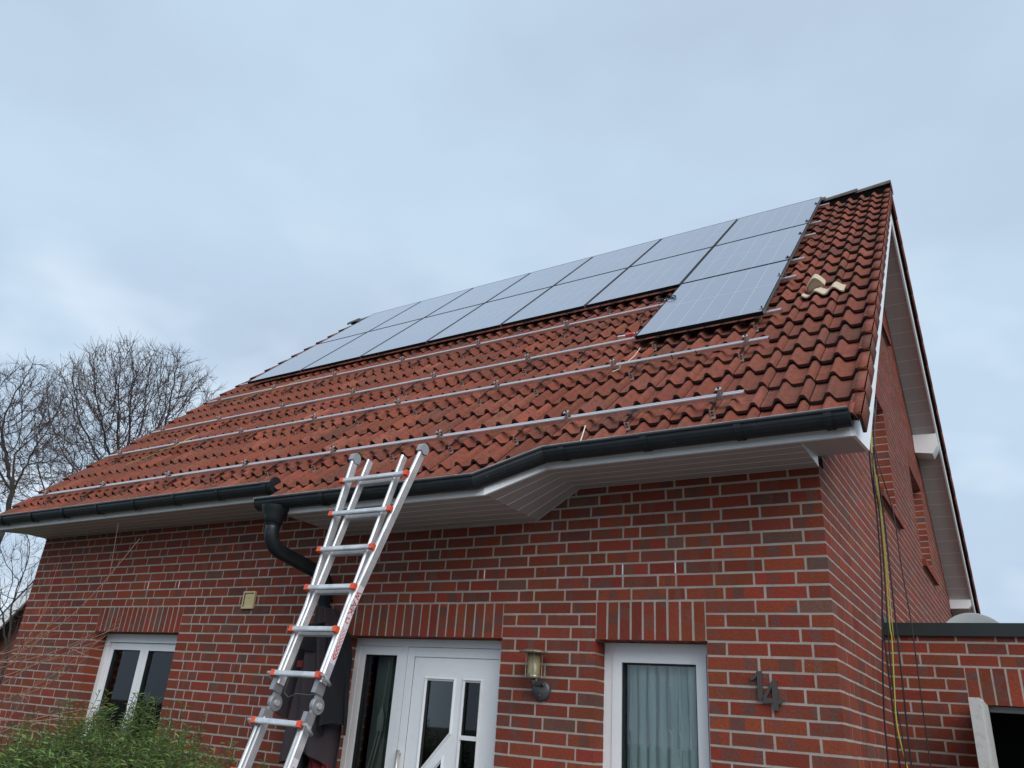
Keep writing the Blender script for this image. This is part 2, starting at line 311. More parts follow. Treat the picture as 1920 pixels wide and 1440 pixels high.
def brick_wall(P, u0, u1, k0, k1, openings, soldiers, topf=None, start=None, end_alt=None, depth=0.15, off=0):
    """bricks of a wall; P(u, z, d) maps to the world (d = depth into the wall)."""
    b = MB(); J = 0.0150; prev = set()
    def put(a, c, z0, z1, dp):
        j = lambda: rnd.uniform(-0.0014, 0.0014)
        pr = rnd.uniform(-0.0006, 0.0006)
        vs = []
        for d in (pr, dp):
            for (uu_, zz) in ((a, z0), (c, z0), (c, z1), (a, z1)): vs.append(P(uu_+j(), zz+j(), d))
        cl = brick_col(); b.add(vs, [(7, 6, 5, 4), (0, 4, 5, 1), (1, 5, 6, 2), (2, 6, 7, 3), (3, 7, 4, 0)], 0, cl)
        horiz = (c-a) >= (z1-z0); p_ = rnd.random()
        if p_ < .55:                               # kiln marks: a greyer band across the face
            w_ = rnd.uniform(.18, .42); t0 = rnd.uniform(.08, .92-w_); ts = [0, t0, t0+w_, 1]
            k2 = rnd.random(); m2 = rnd.uniform(.3, .95); g = (.125, .060, .050) if k2 < .6 else (.175, .078, .058)
            c2 = tuple(x*(1-m2)+y*m2 for x, y in zip(cl, g)); v_ = rnd.uniform(.88, 1.1); cs = [cl, c2, tuple(x*v_ for x in cl)]
        else: ts = [0, 1]; cs = [cl]
        q0, q1, q2, q3 = [Vector(v) for v in vs[:4]]
        for ta, tb, cc in zip(ts[:-1], ts[1:], cs):
            if horiz: b.add([q0.lerp(q1, ta), q0.lerp(q1, tb), q3.lerp(q2, tb), q3.lerp(q2, ta)], [(0, 1, 2, 3)], 0, cc)
            else: b.add([q0.lerp(q3, ta), q1.lerp(q2, ta), q1.lerp(q2, tb), q0.lerp(q3, tb)], [(0, 1, 2, 3)], 0, cc)
    for k in range(k0, k1):
        z0 = 0.25+k*COURSE+J/2; z1 = 0.25+(k+1)*COURSE-J/2; zm = (z0+z1)/2
        lo, hi = u0, u1
        if topf: 
            lo, hi = topf(z1-0.03)
            if hi-lo < 0.2: continue
        # segments free of openings
        cuts = [(a-0.0, c+0.0) for (a, c, za, zb) in openings if za < zm < zb]+[(a, c) for (a, c, za, zb) in soldiers if za < zm < zb]
        cuts.sort(); segs = []; cur = lo
        for a, c in cuts:
            if a > cur: segs.append((cur, a, cur == lo, False))
            cur = max(cur, c)
        if cur < hi: segs.append((cur, hi, cur == lo, True))
        joints = set()
        for a, c, isl, isr in segs:
            # lay bricks from the right end to the left in 1/16 m steps
            pos = c; first = True; run = 0
            while pos-a > 0.03:
                if first:
                    ln = (0.125 if k % 2 == 0 else 0.1875)
                    if end_alt and isr: ln = end_alt[k % 2]
                    first = False
                else:
                    ln = 0.25
                    if (run > 2 and rnd.random() < 0.34): ln = 0.125
                    q = round((pos-ln)*16)
                    if q in prev or (q in joints): 
                        ln = 0.125 if ln == 0.25 else 0.25
                    run = 0 if ln == 0.125 else run+1
                if pos-ln-a < 0.09: ln = pos-a
                if ln > 0.33: ln = ln/2
                left = pos-ln
                la = left+(0 if abs(left-a) < 1e-6 else J/2); lc = pos-(0 if abs(pos-c) < 1e-6 else J/2)
                put(la, lc, z0, z1, depth)
                joints.add(round(left*16)); pos = left
        prev = joints
    for (a, c, za, zb) in soldiers:
        nb = max(1, round((c-a)/COURSE)); wd = (c-a)/nb
        for i in range(nb): put(a+i*wd+J/2, a+(i+1)*wd-J/2, za+J*0.1, zb-J/2, depth)
    return b

def backing(b, P, u0, u1, z0, z1, openings, d0=0.002, d1=0.16, mi=0, topf=None):
    """mortar bed behind the bricks, as boxes around the openings."""
    us = sorted({u0, u1}|{q for o in openings for q in (o[0]-0.004, o[1]+0.004)})
    zs = sorted({z0, z1}|{q for o in openings for q in (o[2]-0.004, o[3]+0.004)})
    for i in range(len(us)-1):
        zz = z0
        segs = []
        for j in range(len(zs)-1):
            um = (us[i]+us[i+1])/2; zm = (zs[j]+zs[j+1])/2
            if any(o[0]-0.004 < um < o[1]+0.004 and o[2]-0.004 < zm < o[3]+0.004 for o in openings): continue
            if segs and abs(segs[-1][1]-zs[j]) < 1e-9: segs[-1][1] = zs[j+1]
            else: segs.append([zs[j], zs[j+1]])
        for a, c in segs:
            vs = [P(x, z, d) for z in (a, c) for d in (d0, d1) for x in (us[i], us[i+1])]
            b.add(vs, [(0, 2, 3, 1), (4, 5, 7, 6), (0, 1, 5, 4), (2, 6, 7, 3), (0, 4, 6, 2), (1, 3, 7, 5)], mi)

PF = lambda u, z, d: (u, d, z)
WR = (-1.508, -0.748); DR = (-3.755, -2.245); WL = (-7.29, -5.905)
ZB = -1.14
fo = [(WR[0], WR[1], ZB, 0.0), (DR[0], DR[1], GZ, 0.0), (WL[0], WL[1], ZB, 0.0)]
fs = [(a, c, 0.0, 0.25) for a, c, _, _ in fo]
KB = -30
front = brick_wall(PF, XL, 0.0, KB, 10, fo, fs, end_alt=(0.125, 0.1875))
fw = front.build('front_wall', 'brick', house)
mb = MB(); backing(mb, PF, XL, -0.002, GZ, 1.06, fo); mb.build('mortar', 'mortar', fw)
# inner leaf (hides the inside)
inn = MB(); backing(inn, PF, XL+.17, -.165, GZ, 1.0, [(a-.0, c+.0, z-.0, zz) for a, c, z, zz in fo], 0.165, 0.30); inn.build('inner_leaf', 'room', fw)

PS = lambda u, z, d: (-d, u, z)              # gable (east) wall
GA = (2.68, 3.87, 1.72, 2.87); GB = (5.83, 7.03, 1.72, 2.87); GC = (4.33, 5.28, 4.45, 5.12)
go = [GA, GB, GC]
gs = [(a, c, zb, zb+0.25) for a, c, za, zb in (GA, GB, GC)]
A_S = AT-0.445                                # underside of the rake
def gtop(z):
    # rows run until the slope of the roof underside
    if z < A_S+0.0: return (0.157, D)
    y = (z-A_S)/T; return (max(0.157, y-0.05), min(D, 2*YR-y+0.05))
side = brick_wall(PS, 0.157, D, KB, 74, [GA, GB, GC], gs, topf=gtop, depth=0.15)
gw = side.build('gable_wall', 'brick', house)
mb = MB(); backing(mb, PS, 0.1615, D, GZ, 1.2, [])
# mortar of the gable above 1.2: columns cut to the slope
us = sorted({0.1615, YR, D}|{q for o in go for q in (o[0]-.004, o[1]+.004)})
st = []
q = 0.1615
while q < D-0.01:
    nx = min([x for x in us if x > q+1e-6]+[q+0.5]); st.append((q, nx)); q = nx
zt = lambda y: A_S+0.06+T*min(y, 2*YR-y)
for a, c in st:
    um = (a+c)/2; zl = [1.2]
    ops = [o for o in go if o[0]-.004 < um < o[1]+.004]
    spans = []; cur = 1.2
    for o in sorted(ops, key=lambda o: o[2]): spans.append((cur, o[2]-.004)); cur = o[3]+.004
    for z0, z1 in spans: 
        if z1 > z0: mb.box(-0.16, -0.002, a, c, z0, z1)
    top0, top1 = max(zt(a), cur+.001), max(zt(c), cur+.001)
    vs = [(-0.16, a, cur), (-0.002, a, cur), (-0.16, c, cur), (-0.002, c, cur), (-0.16, a, top0), (-0.002, a, top0), (-0.16, c, top1), (-0.002, c, top1)]
    mb.add(vs, [(0, 2, 3, 1), (4, 5, 7, 6), (0, 1, 5, 4), (2, 6, 7, 3), (0, 4, 6, 2), (1, 3, 7, 5)])
mb.build('mortar', 'mortar', gw)
# brick sills (soldier bricks laid flat, projecting)
for o in (GA, GB, GC):
    sb = MB(); nb = round((o[1]-o[0]+0.12)/COURSE); wd = (o[1]-o[0]+0.12)/nb
    for i in range(nb):
        y0 = o[0]-0.06+i*wd
        sb.prism([(-0.10, y0+.004, o[2]-0.10), (0.045, y0+.004, o[2]-0.135), (0.045, y0+.004, o[2]-0.06), (-0.10, y0+.004, o[2]+0.005)], (0, wd-.008, 0), 0, brick_col())
    sb.box(-0.10, 0.040, o[0]-0.055, o[1]+0.055, o[2]-0.128, o[2]-0.07, 1)
    sb.build('window_sill', ['brick', 'mortar'], house)
# plain rear and left walls
rw = MB(); rw.box(XL, 0, D-.12, D-.001, GZ, 1.15); 
rw.prism([(XL, 0.162, GZ), (XL, D-.121, GZ), (XL, D-.121, 1.2), (XL, YR, A_S+T*YR-0.02), (XL, 0.162, 1.3)], (0.12, 0, 0))
rw.build('rear_wall', 'farbrick', house)

# ---- windows of the house
def frame_rect(b, x0, x1, z0, z1, t_, y0, y1, mi=0, bottom=True):
    b.box(x0, x0+t_, y0, y1, z0, z1, mi); b.box(x1-t_, x1, y0, y1, z0, z1, mi)
    b.box(x0+t_, x1-t_, y0, y1, z1-t_, z1, mi)
    if bottom: b.box(x0+t_, x1-t_, y0, y1, z0, z0+t_, mi)
def qpane(parent, x0, x1, z0, z1, y, m='glass'):
    MB().box(x0, x1, y, y+0.006, z0, z1).build('pane', m, parent)
# right window
b = MB(); frame_rect(b, -1.518, -0.738, ZB, 0.0, 0.066, 0.115, 0.19)
wr = b.build('window', 'white', house)
b = MB(); frame_rect(b, -1.449, -0.807, ZB+.069, -0.058, 0.066, 0.108, 0.185); b.box(-1.455, -0.80, .112, .114, -0.062, -0.054)
b.build('sash', 'white', wr)
b = MB(); frame_rect(b, -1.381, -0.875, ZB+.137, -0.126, 0.006, 0.118, 0.19); b.build('seal', 'seal', wr)
qpane(wr, -1.38, -0.87, ZB+.13, -0.13, 0.15)
b = MB(); MBn = 120; x0, x1 = -1.40, -0.85
def curtain(b, x0, x1, zt_, zb_, ymid, amp, nfold, seed, mi=0):
    rr_ = random.Random(seed); ph = [rr_.uniform(0, 6.28) for _ in range(4)]; n = nfold*10; vs = []
    rows = 8
    for j in range(rows+1):
        z = zt_+(zb_-zt_)*j/rows
        for i in range(n+1):
            t_ = i/n; x = x0+(x1-x0)*t_+.020*math.sin(t_*nfold*4*math.pi+ph[2])
            w_ = math.sin(t_*nfold*2*math.pi+0.9*math.sin(t_*9+ph[0])+0.25*math.sin(j*0.5+t_*20))
            w_ = math.copysign(abs(w_)**0.55, w_)
            vs.append((x+0.004*math.sin(j*.7+i), ymid+amp*w_*(0.8+0.3*math.sin(t_*13+ph[1])), z))
    fs_ = [(j*(n+1)+i, j*(n+1)+i+1, (j+1)*(n+1)+i+1, (j+1)*(n+1)+i) for j in range(rows) for i in range(n)]
    b.add(vs, fs_, mi)
curtain(b, x0, x1, -0.06, -0.62, 0.222, 0.024, 8, 3)
b.build('curtain', 'curtain', wr, True)
b = MB(); curtain(b, x0, x1, -0.62, ZB+.05, 0.222, 0.022, 8, 3); b.build('curtain', 'curtain_low', wr, True)
MB().box(-1.6, -0.65, 0.40, 0.44, ZB-.1, 0.1).build('dim_room_backing', 'room', wr)  # dark sheet standing in for the unlit room behind the curtain
# left window with two sashes
b = MB(); frame_rect(b, -7.30, -5.895, ZB, 0.0, 0.07, 0.115, 0.19); b.box(-7.235, -5.96, 0.10, 0.16, -0.085, -0.06)
b.box(-7.235, -7.20, .10, .16, ZB, -.0851)
wl = b.build('window', 'white', house)
for a, c in ((-7.19, -6.605), (-6.60, -5.985)):
    b = MB(); frame_rect(b, a, c, ZB+.05, -0.09, 0.07, 0.125, 0.185); b.build('sash', 'white', wl)
    b = MB(); frame_rect(b, a+.068, c-.068, ZB+.116, -.157, 0.006, .122, .19); b.build('seal', 'seal', wl)
    qpane(wl, a+.07, c-.07, ZB+.12, -.16, 0.15)
b = MB(); b.add([(-7.22, .172, ZB), (-5.95, .172, ZB), (-5.95, .172, -.05), (-7.22, .172, -.05)], [(0, 1, 2, 3)]); b.build('blind', 'blind', wl)
for a, c in ((WR[0], WR[1]), (WL[0], WL[1])):
    b = MB(); nb = round((c-a)/COURSE)
    for i in range(nb):
        x_ = a+i*(c-a)/nb; b.box(x_+.005, x_+(c-a)/nb-.005, -0.04, 0.115, ZB-.09, ZB-.012+.001*(i % 2), 0, brick_col())
    b.box(a, c, -0.034, 0.115, ZB-.088, ZB-.018, 1); b.build('window_sill', ['brick', 'mortar'], house)

# front door with side light
b = MB(); frame_rect(b, -3.765, -2.235, GZ+.1, 0.0, 0.052, 0.115, 0.20, bottom=False)
b.box(-3.713, -2.287, .115, .20, -.058, -.052); b.box(-3.265, -3.212, 0.114, 0.20, GZ+.1, -0.053)
b.box(-3.713, -3.65, 0.118, 0.19, GZ+.1, -.06); b.box(-3.318, -3.268, .118, .19, GZ+.1, -.06)
b.box(-3.649, -3.319, .118, .19, -0.125, -.06); b.box(-3.66, -3.31, .117, .118, -.056, -.050)
b.box(-3.649, -3.319, .118, .19, GZ+.1, GZ+.2)
dr = b.build('front_door', 'white', house)
b = MB(); frame_rect(b, -3.652, -3.316, GZ+.19, -.122, 0.007, .125, .2); b.build('seal', 'seal', dr)
qpane(dr, -3.65, -3.317, GZ+.2, -.124, 0.155)
# leaf: outer frame and recessed panel with cut-outs built round the panes
lf = MB(); y0, y1 = 0.112, 0.17
frame_rect(lf, -3.207, -2.290, GZ+.11, -0.062, 0.068, y0, y1)
yp = 0.122
# the three cut-outs: tall pane with a slanted foot, upper and lower right panes, low triangle
TP = [(-2.998, -0.298), (-2.752, -0.298), (-2.752, -0.650), (-2.998, -0.925)]
def strip_y(b, pts, y0_, y1_, mi=0):
    b.prism([(x, y0_, z) for x, z in pts], (0, y1_-y0_, 0), mi)
X0, X1, Z0, Z1 = -3.139, -2.358, GZ+.178, -0.130
strip_y(lf, [(X0, Z1), (-2.998, Z1), (-2.998, Z0), (X0, Z0)], yp, y1-.01)
strip_y(lf, [(-2.998, Z1), (-2.510, Z1), (-2.510, -.298), (-2.998, -.298)], yp, y1-.01)
strip_y(lf, [(-2.510, Z1), (X1, Z1), (X1, Z0), (-2.510, Z0)], yp, y1-.01)
strip_y(lf, [(-2.752, -.298), (-2.645, -.298), (-2.645, Z0), (-2.752, Z0)], yp, y1-.01)
strip_y(lf, [(-2.998, -.925), (-2.752, -.650), (-2.752, Z0), (-2.998, Z0)], yp, y1-.01)
strip_y(lf, [(-2.645, -.660), (-2.510, -.660), (-2.510, -.690), (-2.645, -.690)], yp-.012, y1-.01)
strip_y(lf, [(-2.645, -1.12), (-2.510, -1.12), (-2.510, Z0), (-2.645, Z0)], yp, y1-.01)
leaf = lf.build('door_leaf', 'white', dr)
# raised beads round the panes
bd = MB()
def bead(pts, wd=.022, pr=.012):
    n_ = len(pts); P2 = [Vector(p) for p in pts]; ctr = sum(P2, Vector((0, 0)))/n_; out_ = []
    nrm = []
    for i in range(n_):
        d_ = (P2[(i+1) % n_]-P2[i]).normalized(); nn = Vector((d_.y, -d_.x))
        if nn.dot((P2[i]+P2[(i+1) % n_])/2-ctr) < 0: nn = -nn
        nrm.append(nn)
    for i in range(n_):
        a, c = nrm[i-1], nrm[i]; m = (a+c).normalized(); out_.append(P2[i]+m*(wd/max(.4, m.dot(c))))
    for i in range(n_):
        k = (i+1) % n_; q = [P2[i], P2[k], out_[k], out_[i]]
        fr_ = [Vector((q[0].x, yp-pr*.2, q[0].y)), Vector((q[1].x, yp-pr*.2, q[1].y)), Vector((q[2].x, yp-pr, q[2].y)), Vector((q[3].x, yp-pr, q[3].y))]
        mid0, mid1 = (P2[i]+out_[i])/2, (P2[k]+out_[k])/2
        m0, m1 = Vector((mid0.x, yp-pr*1.15, mid0.y)), Vector((mid1.x, yp-pr*1.15, mid1.y))
        o0, o1 = Vector((out_[i].x, yp, out_[i].y)), Vector((out_[k].x, yp, out_[k].y)); i0, i1 = Vector((P2[i].x, yp+.008, P2[i].y)), Vector((P2[k].x, yp+.008, P2[k].y))
        bd.add([i0, i1, m1, m0], [(0, 1, 2, 3)]); bd.add([m0, m1, o1, o0], [(0, 1, 2, 3)])
bead(TP, .026); bead([(-2.645, -.298), (-2.510, -.298), (-2.510, -1.12), (-2.645, -1.12)], .026)
TL = [(-2.975, -1.045), (-2.800, -.850), (-2.800, -1.12), (-2.975, -1.12)]; bead(TL, .022)
bd.build('bead', 'white', dr)
gl = MB(); gl.prism([(x, .1205, z) for x, z in TL], (0, .001, 0)); gl.build('pane', 'darkglass2', dr)
gl = MB(); gl.prism([(x, .14, z) for x, z in TP], (0, .006, 0)); gl.build('pane', 'darkglass', dr)
qpane(dr, -2.645, -2.51, -1.12, -.69, .14, 'darkglass'); qpane(dr, -2.645, -2.51, -.66, -.298, .14, 'darkglass')
for px, pz, qx, qz in ((-2.998, -.298, -2.998, -.925), (-2.645, -.298, -2.645, -.66), (-2.645, -.69, -2.645, -1.12)):
    sg = MB(); sg.box(px-.0, px+.01, .123, .14, qz, pz); sg.build('seal', 'seal', dr)
gv = MB(); gv.box(-3.212, -3.207, .116, .14, GZ+.1, -.054); gv.box(-3.141, -3.137, .119, .125, GZ+.1, -.128)
gv.box(-3.141, -2.356, .119, .125, -.1315, -.1275); gv.box(-3.212, -2.287, .116, .14, -.0585, -.0545); gv.box(-2.2905, -2.287, .116, .14, GZ+.1, -.054)
gv.build('seal', 'seal', dr)
hd = MB(); hd.tube([(-3.178, .085, -.80), (-3.178, .085, -1.25)], .014, 10); hd.box(-3.19, -3.166, .085, .115, -.83, -.815); hd.box(-3.19, -3.166, .085, .115, -1.22, -1.2)
hd.build('handle', 'steel', dr, True)
rm = MB(); rm.box(-3.80, -2.2, 1.5, 1.55, GZ, .1); rm.box(-3.80, -3.76, .32, 1.5, GZ, .1); rm.box(-2.24, -2.2, .32, 1.5, GZ, .1); rm.build('hall', 'dark', dr)
rm = MB(); rm.box(-3.66, -3.50, .30, .45, GZ, .02); rm.build('inner_frame', 'roomwall', dr)
# pale tassel hanging behind the side light
tz = thing('string_mop', 'pale cord tassel hanging upside down behind the door side light', 'mop', (-3.40, .28, -1.3))
def pwy(x_, y_, yy):
    d_ = f+rr*((x_-960+54.48)/1487.11)-uu*((y_-720+24.40)/1487.11); return cpos+d_*((yy-cpos.y)/d_.y)
ta, tb, tc_ = pwy(731, 1240, .31), pwy(716, 1330, .31), pwy(692, 1440, .31)
b = MB(); b.tube([ta, (ta+tb)*.5, tb], .004, 5)
for i in range(26):
    a = rnd.uniform(-.028, .028); q = rnd.uniform(-.02, .02)
    b.tube([tb+Vector((0, 0, .02)), tb+Vector((a, q, -.06)), tb+Vector((a*.8, q, -.16))]+([tc_+Vector((a*.9, q, 0)), tc_+Vector((a*.9, q, -.8))] if i % 4 == 0 else []), .005, 4)
b.build('strings', 'paleline', tz)

for o_ in (wr, wl, dr): o_.location.y += .042
# windows in the gable
for o in (GA, GB, GC):
    b = MB(); y0_, y1_, z0_, z1_ = o
    def fr(b, y0_, y1_, z0_, z1_, t_, xa, xb):
        b.box(xb, xa, y0_, y0_+t_, z0_, z1_); b.box(xb, xa, y1_-t_, y1_, z0_, z1_); b.box(xb, xa, y0_+t_, y1_-t_, z1_-t_, z1_); b.box(xb, xa, y0_+t_, y1_-t_, z0_, z0_+t_)
    fr(b, y0_, y1_, z0_, z1_, .07, -.14, -.22); m_ = (y0_+y1_)/2; b.box(-.21, -.135, m_-.04, m_+.04, z0_+.07, z1_-.07)
    w_ = b.build('window', 'white', house)
    MB().box(-.19, -.185, y0_+.06, y1_-.06, z0_+.06, z1_-.06).build('pane', 'glass', w_)
    MB().box(-.31, -.30, y0_-.1, y1_+.1, z0_-.1, z1_+.1).build('blind', 'room', w_)  # no real blind: dark sheet standing in for the unlit room

# ---- eaves: soffit, fascia, gutter.  YF = fascia depth, ZS = soffit height along x
YM, ZM, YE, ZE = -0.732, 0.842, -0.51, 1.055
def soffit_piece(b, x0a, x1a, za, x0b, x1b, zb):  # kept simple: quads
    pass
sf = MB(); nb_ = 5
def boards(b, P00, P10, P01, P11, nbd, mi_b=0, mi_g=1):
    """P00-P10 along the fascia, P01-P11 along the wall; nbd boards side by side between them."""
    P00, P10, P01, P11 = map(Vector, (P00, P10, P01, P11))
    for i in range(nbd):
        for (ta, tb, mi, dz) in ((i/nbd, (i+.95)/nbd, mi_b, 0.0), ((i+.95)/nbd, (i+1)/nbd, mi_g, -0.001)):
            a, c, d_, e_ = P00.lerp(P01, ta), P10.lerp(P11, ta), P10.lerp(P11, tb), P00.lerp(P01, tb)
            q = [p+Vector((0, 0, dz)) for p in (a, c, d_, e_)]; t_ = [p+Vector((0, 0, .02)) for p in q]
            b.add(q+t_, [(0, 3, 2, 1), (4, 5, 6, 7), (0, 1, 5, 4), (1, 2, 6, 5), (2, 3, 7, 6), (3, 0, 4, 7)], mi)
boards(sf, (XL, YE, ZE), (-3.97, YE, ZE), (XL, 0.004, ZE), (-3.97, 0.004, ZE), 5)
boards(sf, (-3.95, YM, ZM), (-2.0, YM, ZM), (-3.95, 0.004, ZM), (-2.0, 0.004, ZM), 6)
boards(sf, (-2.0, YM, ZM), (-1.655, YE, ZE), (-2.0, -.004, ZM), (-1.655, -.004, ZE), 5)
boards(sf, (-1.655, YE, ZE), (0.0, YE, ZE), (-1.655, 0.004, ZE), (0.0, 0.004, ZE), 5)
# closing pieces
sf.prism([(-3.95, YM+.02, ZM), (-3.95, -.004, ZM), (-3.95, -.004, ZE+.02), (-3.95, YE, ZE+.02), (-3.95, YM+.02, ZM+.06)], (-.012, 0, 0), 0)
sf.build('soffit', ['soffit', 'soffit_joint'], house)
# box ends beyond the gables (bottom rises slightly to the wall)
for xa, xb in ((0.003, .285), (XL-.285, XL-.003)):
    bx = MB(); bx.add([(xa, YE, ZE-.002), (xb, YE, ZE-.002), (xb, 0.02, 1.128), (xa, 0.02, 1.128), (xa, YE, ZE+.02), (xb, YE, ZE+.02), (xb, 0.02, 1.15), (xa, 0.02, 1.15)],
           [(0, 3, 2, 1), (4, 5, 6, 7), (0, 1, 5, 4), (1, 2, 6, 5), (2, 3, 7, 6), (3, 0, 4, 7)])
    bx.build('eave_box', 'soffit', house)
wt = MB(); wt.prism([(0.0005, -.004, ZE-.001), (0.0005, -.004, 1.128), (0.0005, YE+.05, ZE+.006)], (.0028, 0, 0)); wt.build('end_trim', 'white', house)
fa = MB()
def fascia(b, xa, ya, za, xb, yb, zb):
    b.add([(xa, ya-.012, za-.008), (xb, yb-.012, zb-.008), (xb, yb-.012, zb+.052), (xa, ya-.012, za+.052),
           (xa, ya+.01, za-.008), (xb, yb+.01, zb-.008), (xb, yb+.01, zb+.052), (xa, ya+.01, za+.052)],
          [(0, 1, 2, 3), (7, 6, 5, 4), (0, 4, 5, 1), (3, 2, 6, 7), (0, 3, 7, 4), (1, 5, 6, 2)], 0)
    b.add([(xa, ya+.003, za+.05), (xb, yb+.003, zb+.05), (xb, yb+.003, zb+.112), (xa, ya+.003, za+.112),
           (xa, ya+.03, za+.05), (xb, yb+.03, zb+.05), (xb, yb+.03, zb+.112), (xa, ya+.03, za+.112)],
          [(0, 1, 2, 3), (7, 6, 5, 4), (0, 4, 5, 1), (3, 2, 6, 7), (0, 3, 7, 4), (1, 5, 6, 2)], 1)
fascia(fa, XL-.285, YE, ZE, -3.962, YE, ZE); fascia(fa, -3.96, YM, ZM, -2.0, YM, ZM); fascia(fa, -2.0, YM, ZM, -1.655, YE, ZE); fascia(fa, -1.655, YE, ZE, .285, YE, ZE)
fa.build('fascia', ['white', 'soffit'], house)  # shadow above the white trim is coloured in: upper board takes soffit grey

GR = 0.066
def gutter_run(b, pts, mi=0, K=1.0):
    """open half-round trough along pts (x, rim y centre, rim z)"""
    prof = [(math.cos(a), math.sin(a)) for a in [math.pi+math.pi*i/10 for i in range(11)]]
    outer = [(K*GR*cx, K*GR*1.15*sz) for cx, sz in prof]; inner = [(K*.9*GR*cx, K*GR*1.05*sz) for cx, sz in reversed(prof)]
    loop = outer+inner; n_ = len(loop); vs = []
    for (x, y, z) in pts:
        for (dy, dz) in loop: vs.append((x, y+dy, z+dz))
    fs_ = [(i*n_+k, (i+1)*n_+k, (i+1)*n_+(k+1) % n_, i*n_+(k+1) % n_) for i in range(len(pts)-1) for k in range(n_)]
    b.add(vs, fs_, mi)
    b.tube([(x, y-GR, z+.004) for x, y, z in pts], .010, 8, mi)
YG, ZG = YE-.072, 1.155; YGM, ZGM = YM-.062, .938
for run in ([(XL-.36, YG, ZG+.006), (-6.5, YG, ZG), (-4.27, YG, ZG-.003)],):
    b = MB(); gutter_run(b, run); 
    b.lathe((-4.27, YG, ZG-.003), [(0.0, -.004), (GR*1.08, -.004), (GR*1.08, .004), (0, .004)], 20, 0, 'x')
    gl_ = b.build('gutter', 'zinc', house)
    for i in range(8): 
        x_ = XL+.1+i*.62
        hb = MB(); gutter_run(hb, [(x_, YG, ZG-.001), (x_+.045, YG, ZG-.001)], 0, 1.10); hb.build('bracket', 'zinc', gl_)
b = MB(); run = [(-4.16, YGM, ZGM), (-2.03, YGM, ZGM), (-1.62, YG, ZG-.004), (.298, YG, ZG)]
gutter_run(b, run)
b.prism([(-4.16, YGM-GR-.008, ZGM+.012), (-4.16, YGM+GR+.02, ZGM+.012), (-4.16, YGM+GR*.8, ZGM-.055), (-4.16, YGM, ZGM-.078), (-4.16, YGM-GR*.8, ZGM-.055)], (-.006, 0, 0))
b.prism([(.298, YG-GR-.004, ZG+.01), (.298, YG+GR, ZG+.01), (.298, YG+GR*.8, ZG-.05), (.298, YG, ZG-.076), (.298, YG-GR*.8, ZG-.05)], (.005, 0, 0))
gm = b.build('gutter', 'zinc', house)
for x_, y_, z_ in ((-3.45, YGM, ZGM), (-2.72, YGM, ZGM), (-1.5, YG, ZG), (-.92, YG, ZG), (-.33, YG, ZG), (.17, YG, ZG)):
    hb = MB(); gutter_run(hb, [(x_, y_, z_-.001), (x_+.045, y_, z_-.001)], 0, 1.10); hb.build('bracket', 'zinc', gm)
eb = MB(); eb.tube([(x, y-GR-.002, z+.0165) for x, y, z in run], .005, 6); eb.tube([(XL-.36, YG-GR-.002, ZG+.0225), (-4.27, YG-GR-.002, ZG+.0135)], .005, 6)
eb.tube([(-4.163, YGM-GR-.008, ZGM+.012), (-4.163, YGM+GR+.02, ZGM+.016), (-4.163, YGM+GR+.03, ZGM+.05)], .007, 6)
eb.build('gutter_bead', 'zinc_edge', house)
# downpipe: funnel, bend, slanted run back to the wall, bend, vertical run
dp = MB(); px = -3.965
dp.lathe((px, YGM, 0), [(.115, ZGM-.055), (.105, ZGM-.10), (.075, ZGM-.15), (.072, ZGM-.19), (.060, ZGM-.19)], 24)
def arc(p0, p1, p2, n_=7):
    p0, p1, p2 = map(Vector, (p0, p1, p2)); return [p0*(1-t_)**2+p1*2*t_*(1-t_)+p2*t_*t_ for t_ in [i/n_ for i in range(n_+1)]]
Ya = YGM; Yb = -.085
path = [Vector((px, Ya, ZGM-.17))]+arc((px, Ya, .70), (px, Ya, .60), (px, Ya+.10, .555))+arc((px, Yb-.12, .475), (px, Yb, .44), (px, Yb, .34))
dp.tube(path, .057, 20)
dp.tube([(px, Yb, .36), (px, Yb, GZ+.05)], .052, 20)
for z_ in (.345, .20): dp.tube([(px, Yb, z_+.02), (px, Yb, z_-.02)], .062, 20)
dp.tube([(px, Ya, ZGM-.185), (px, Ya, ZGM-.205)], .063, 20)
dp.box(px-.01, px+.01, Yb, .0, .27, .29)
dp.build('downpipe', 'zinc', house, True)

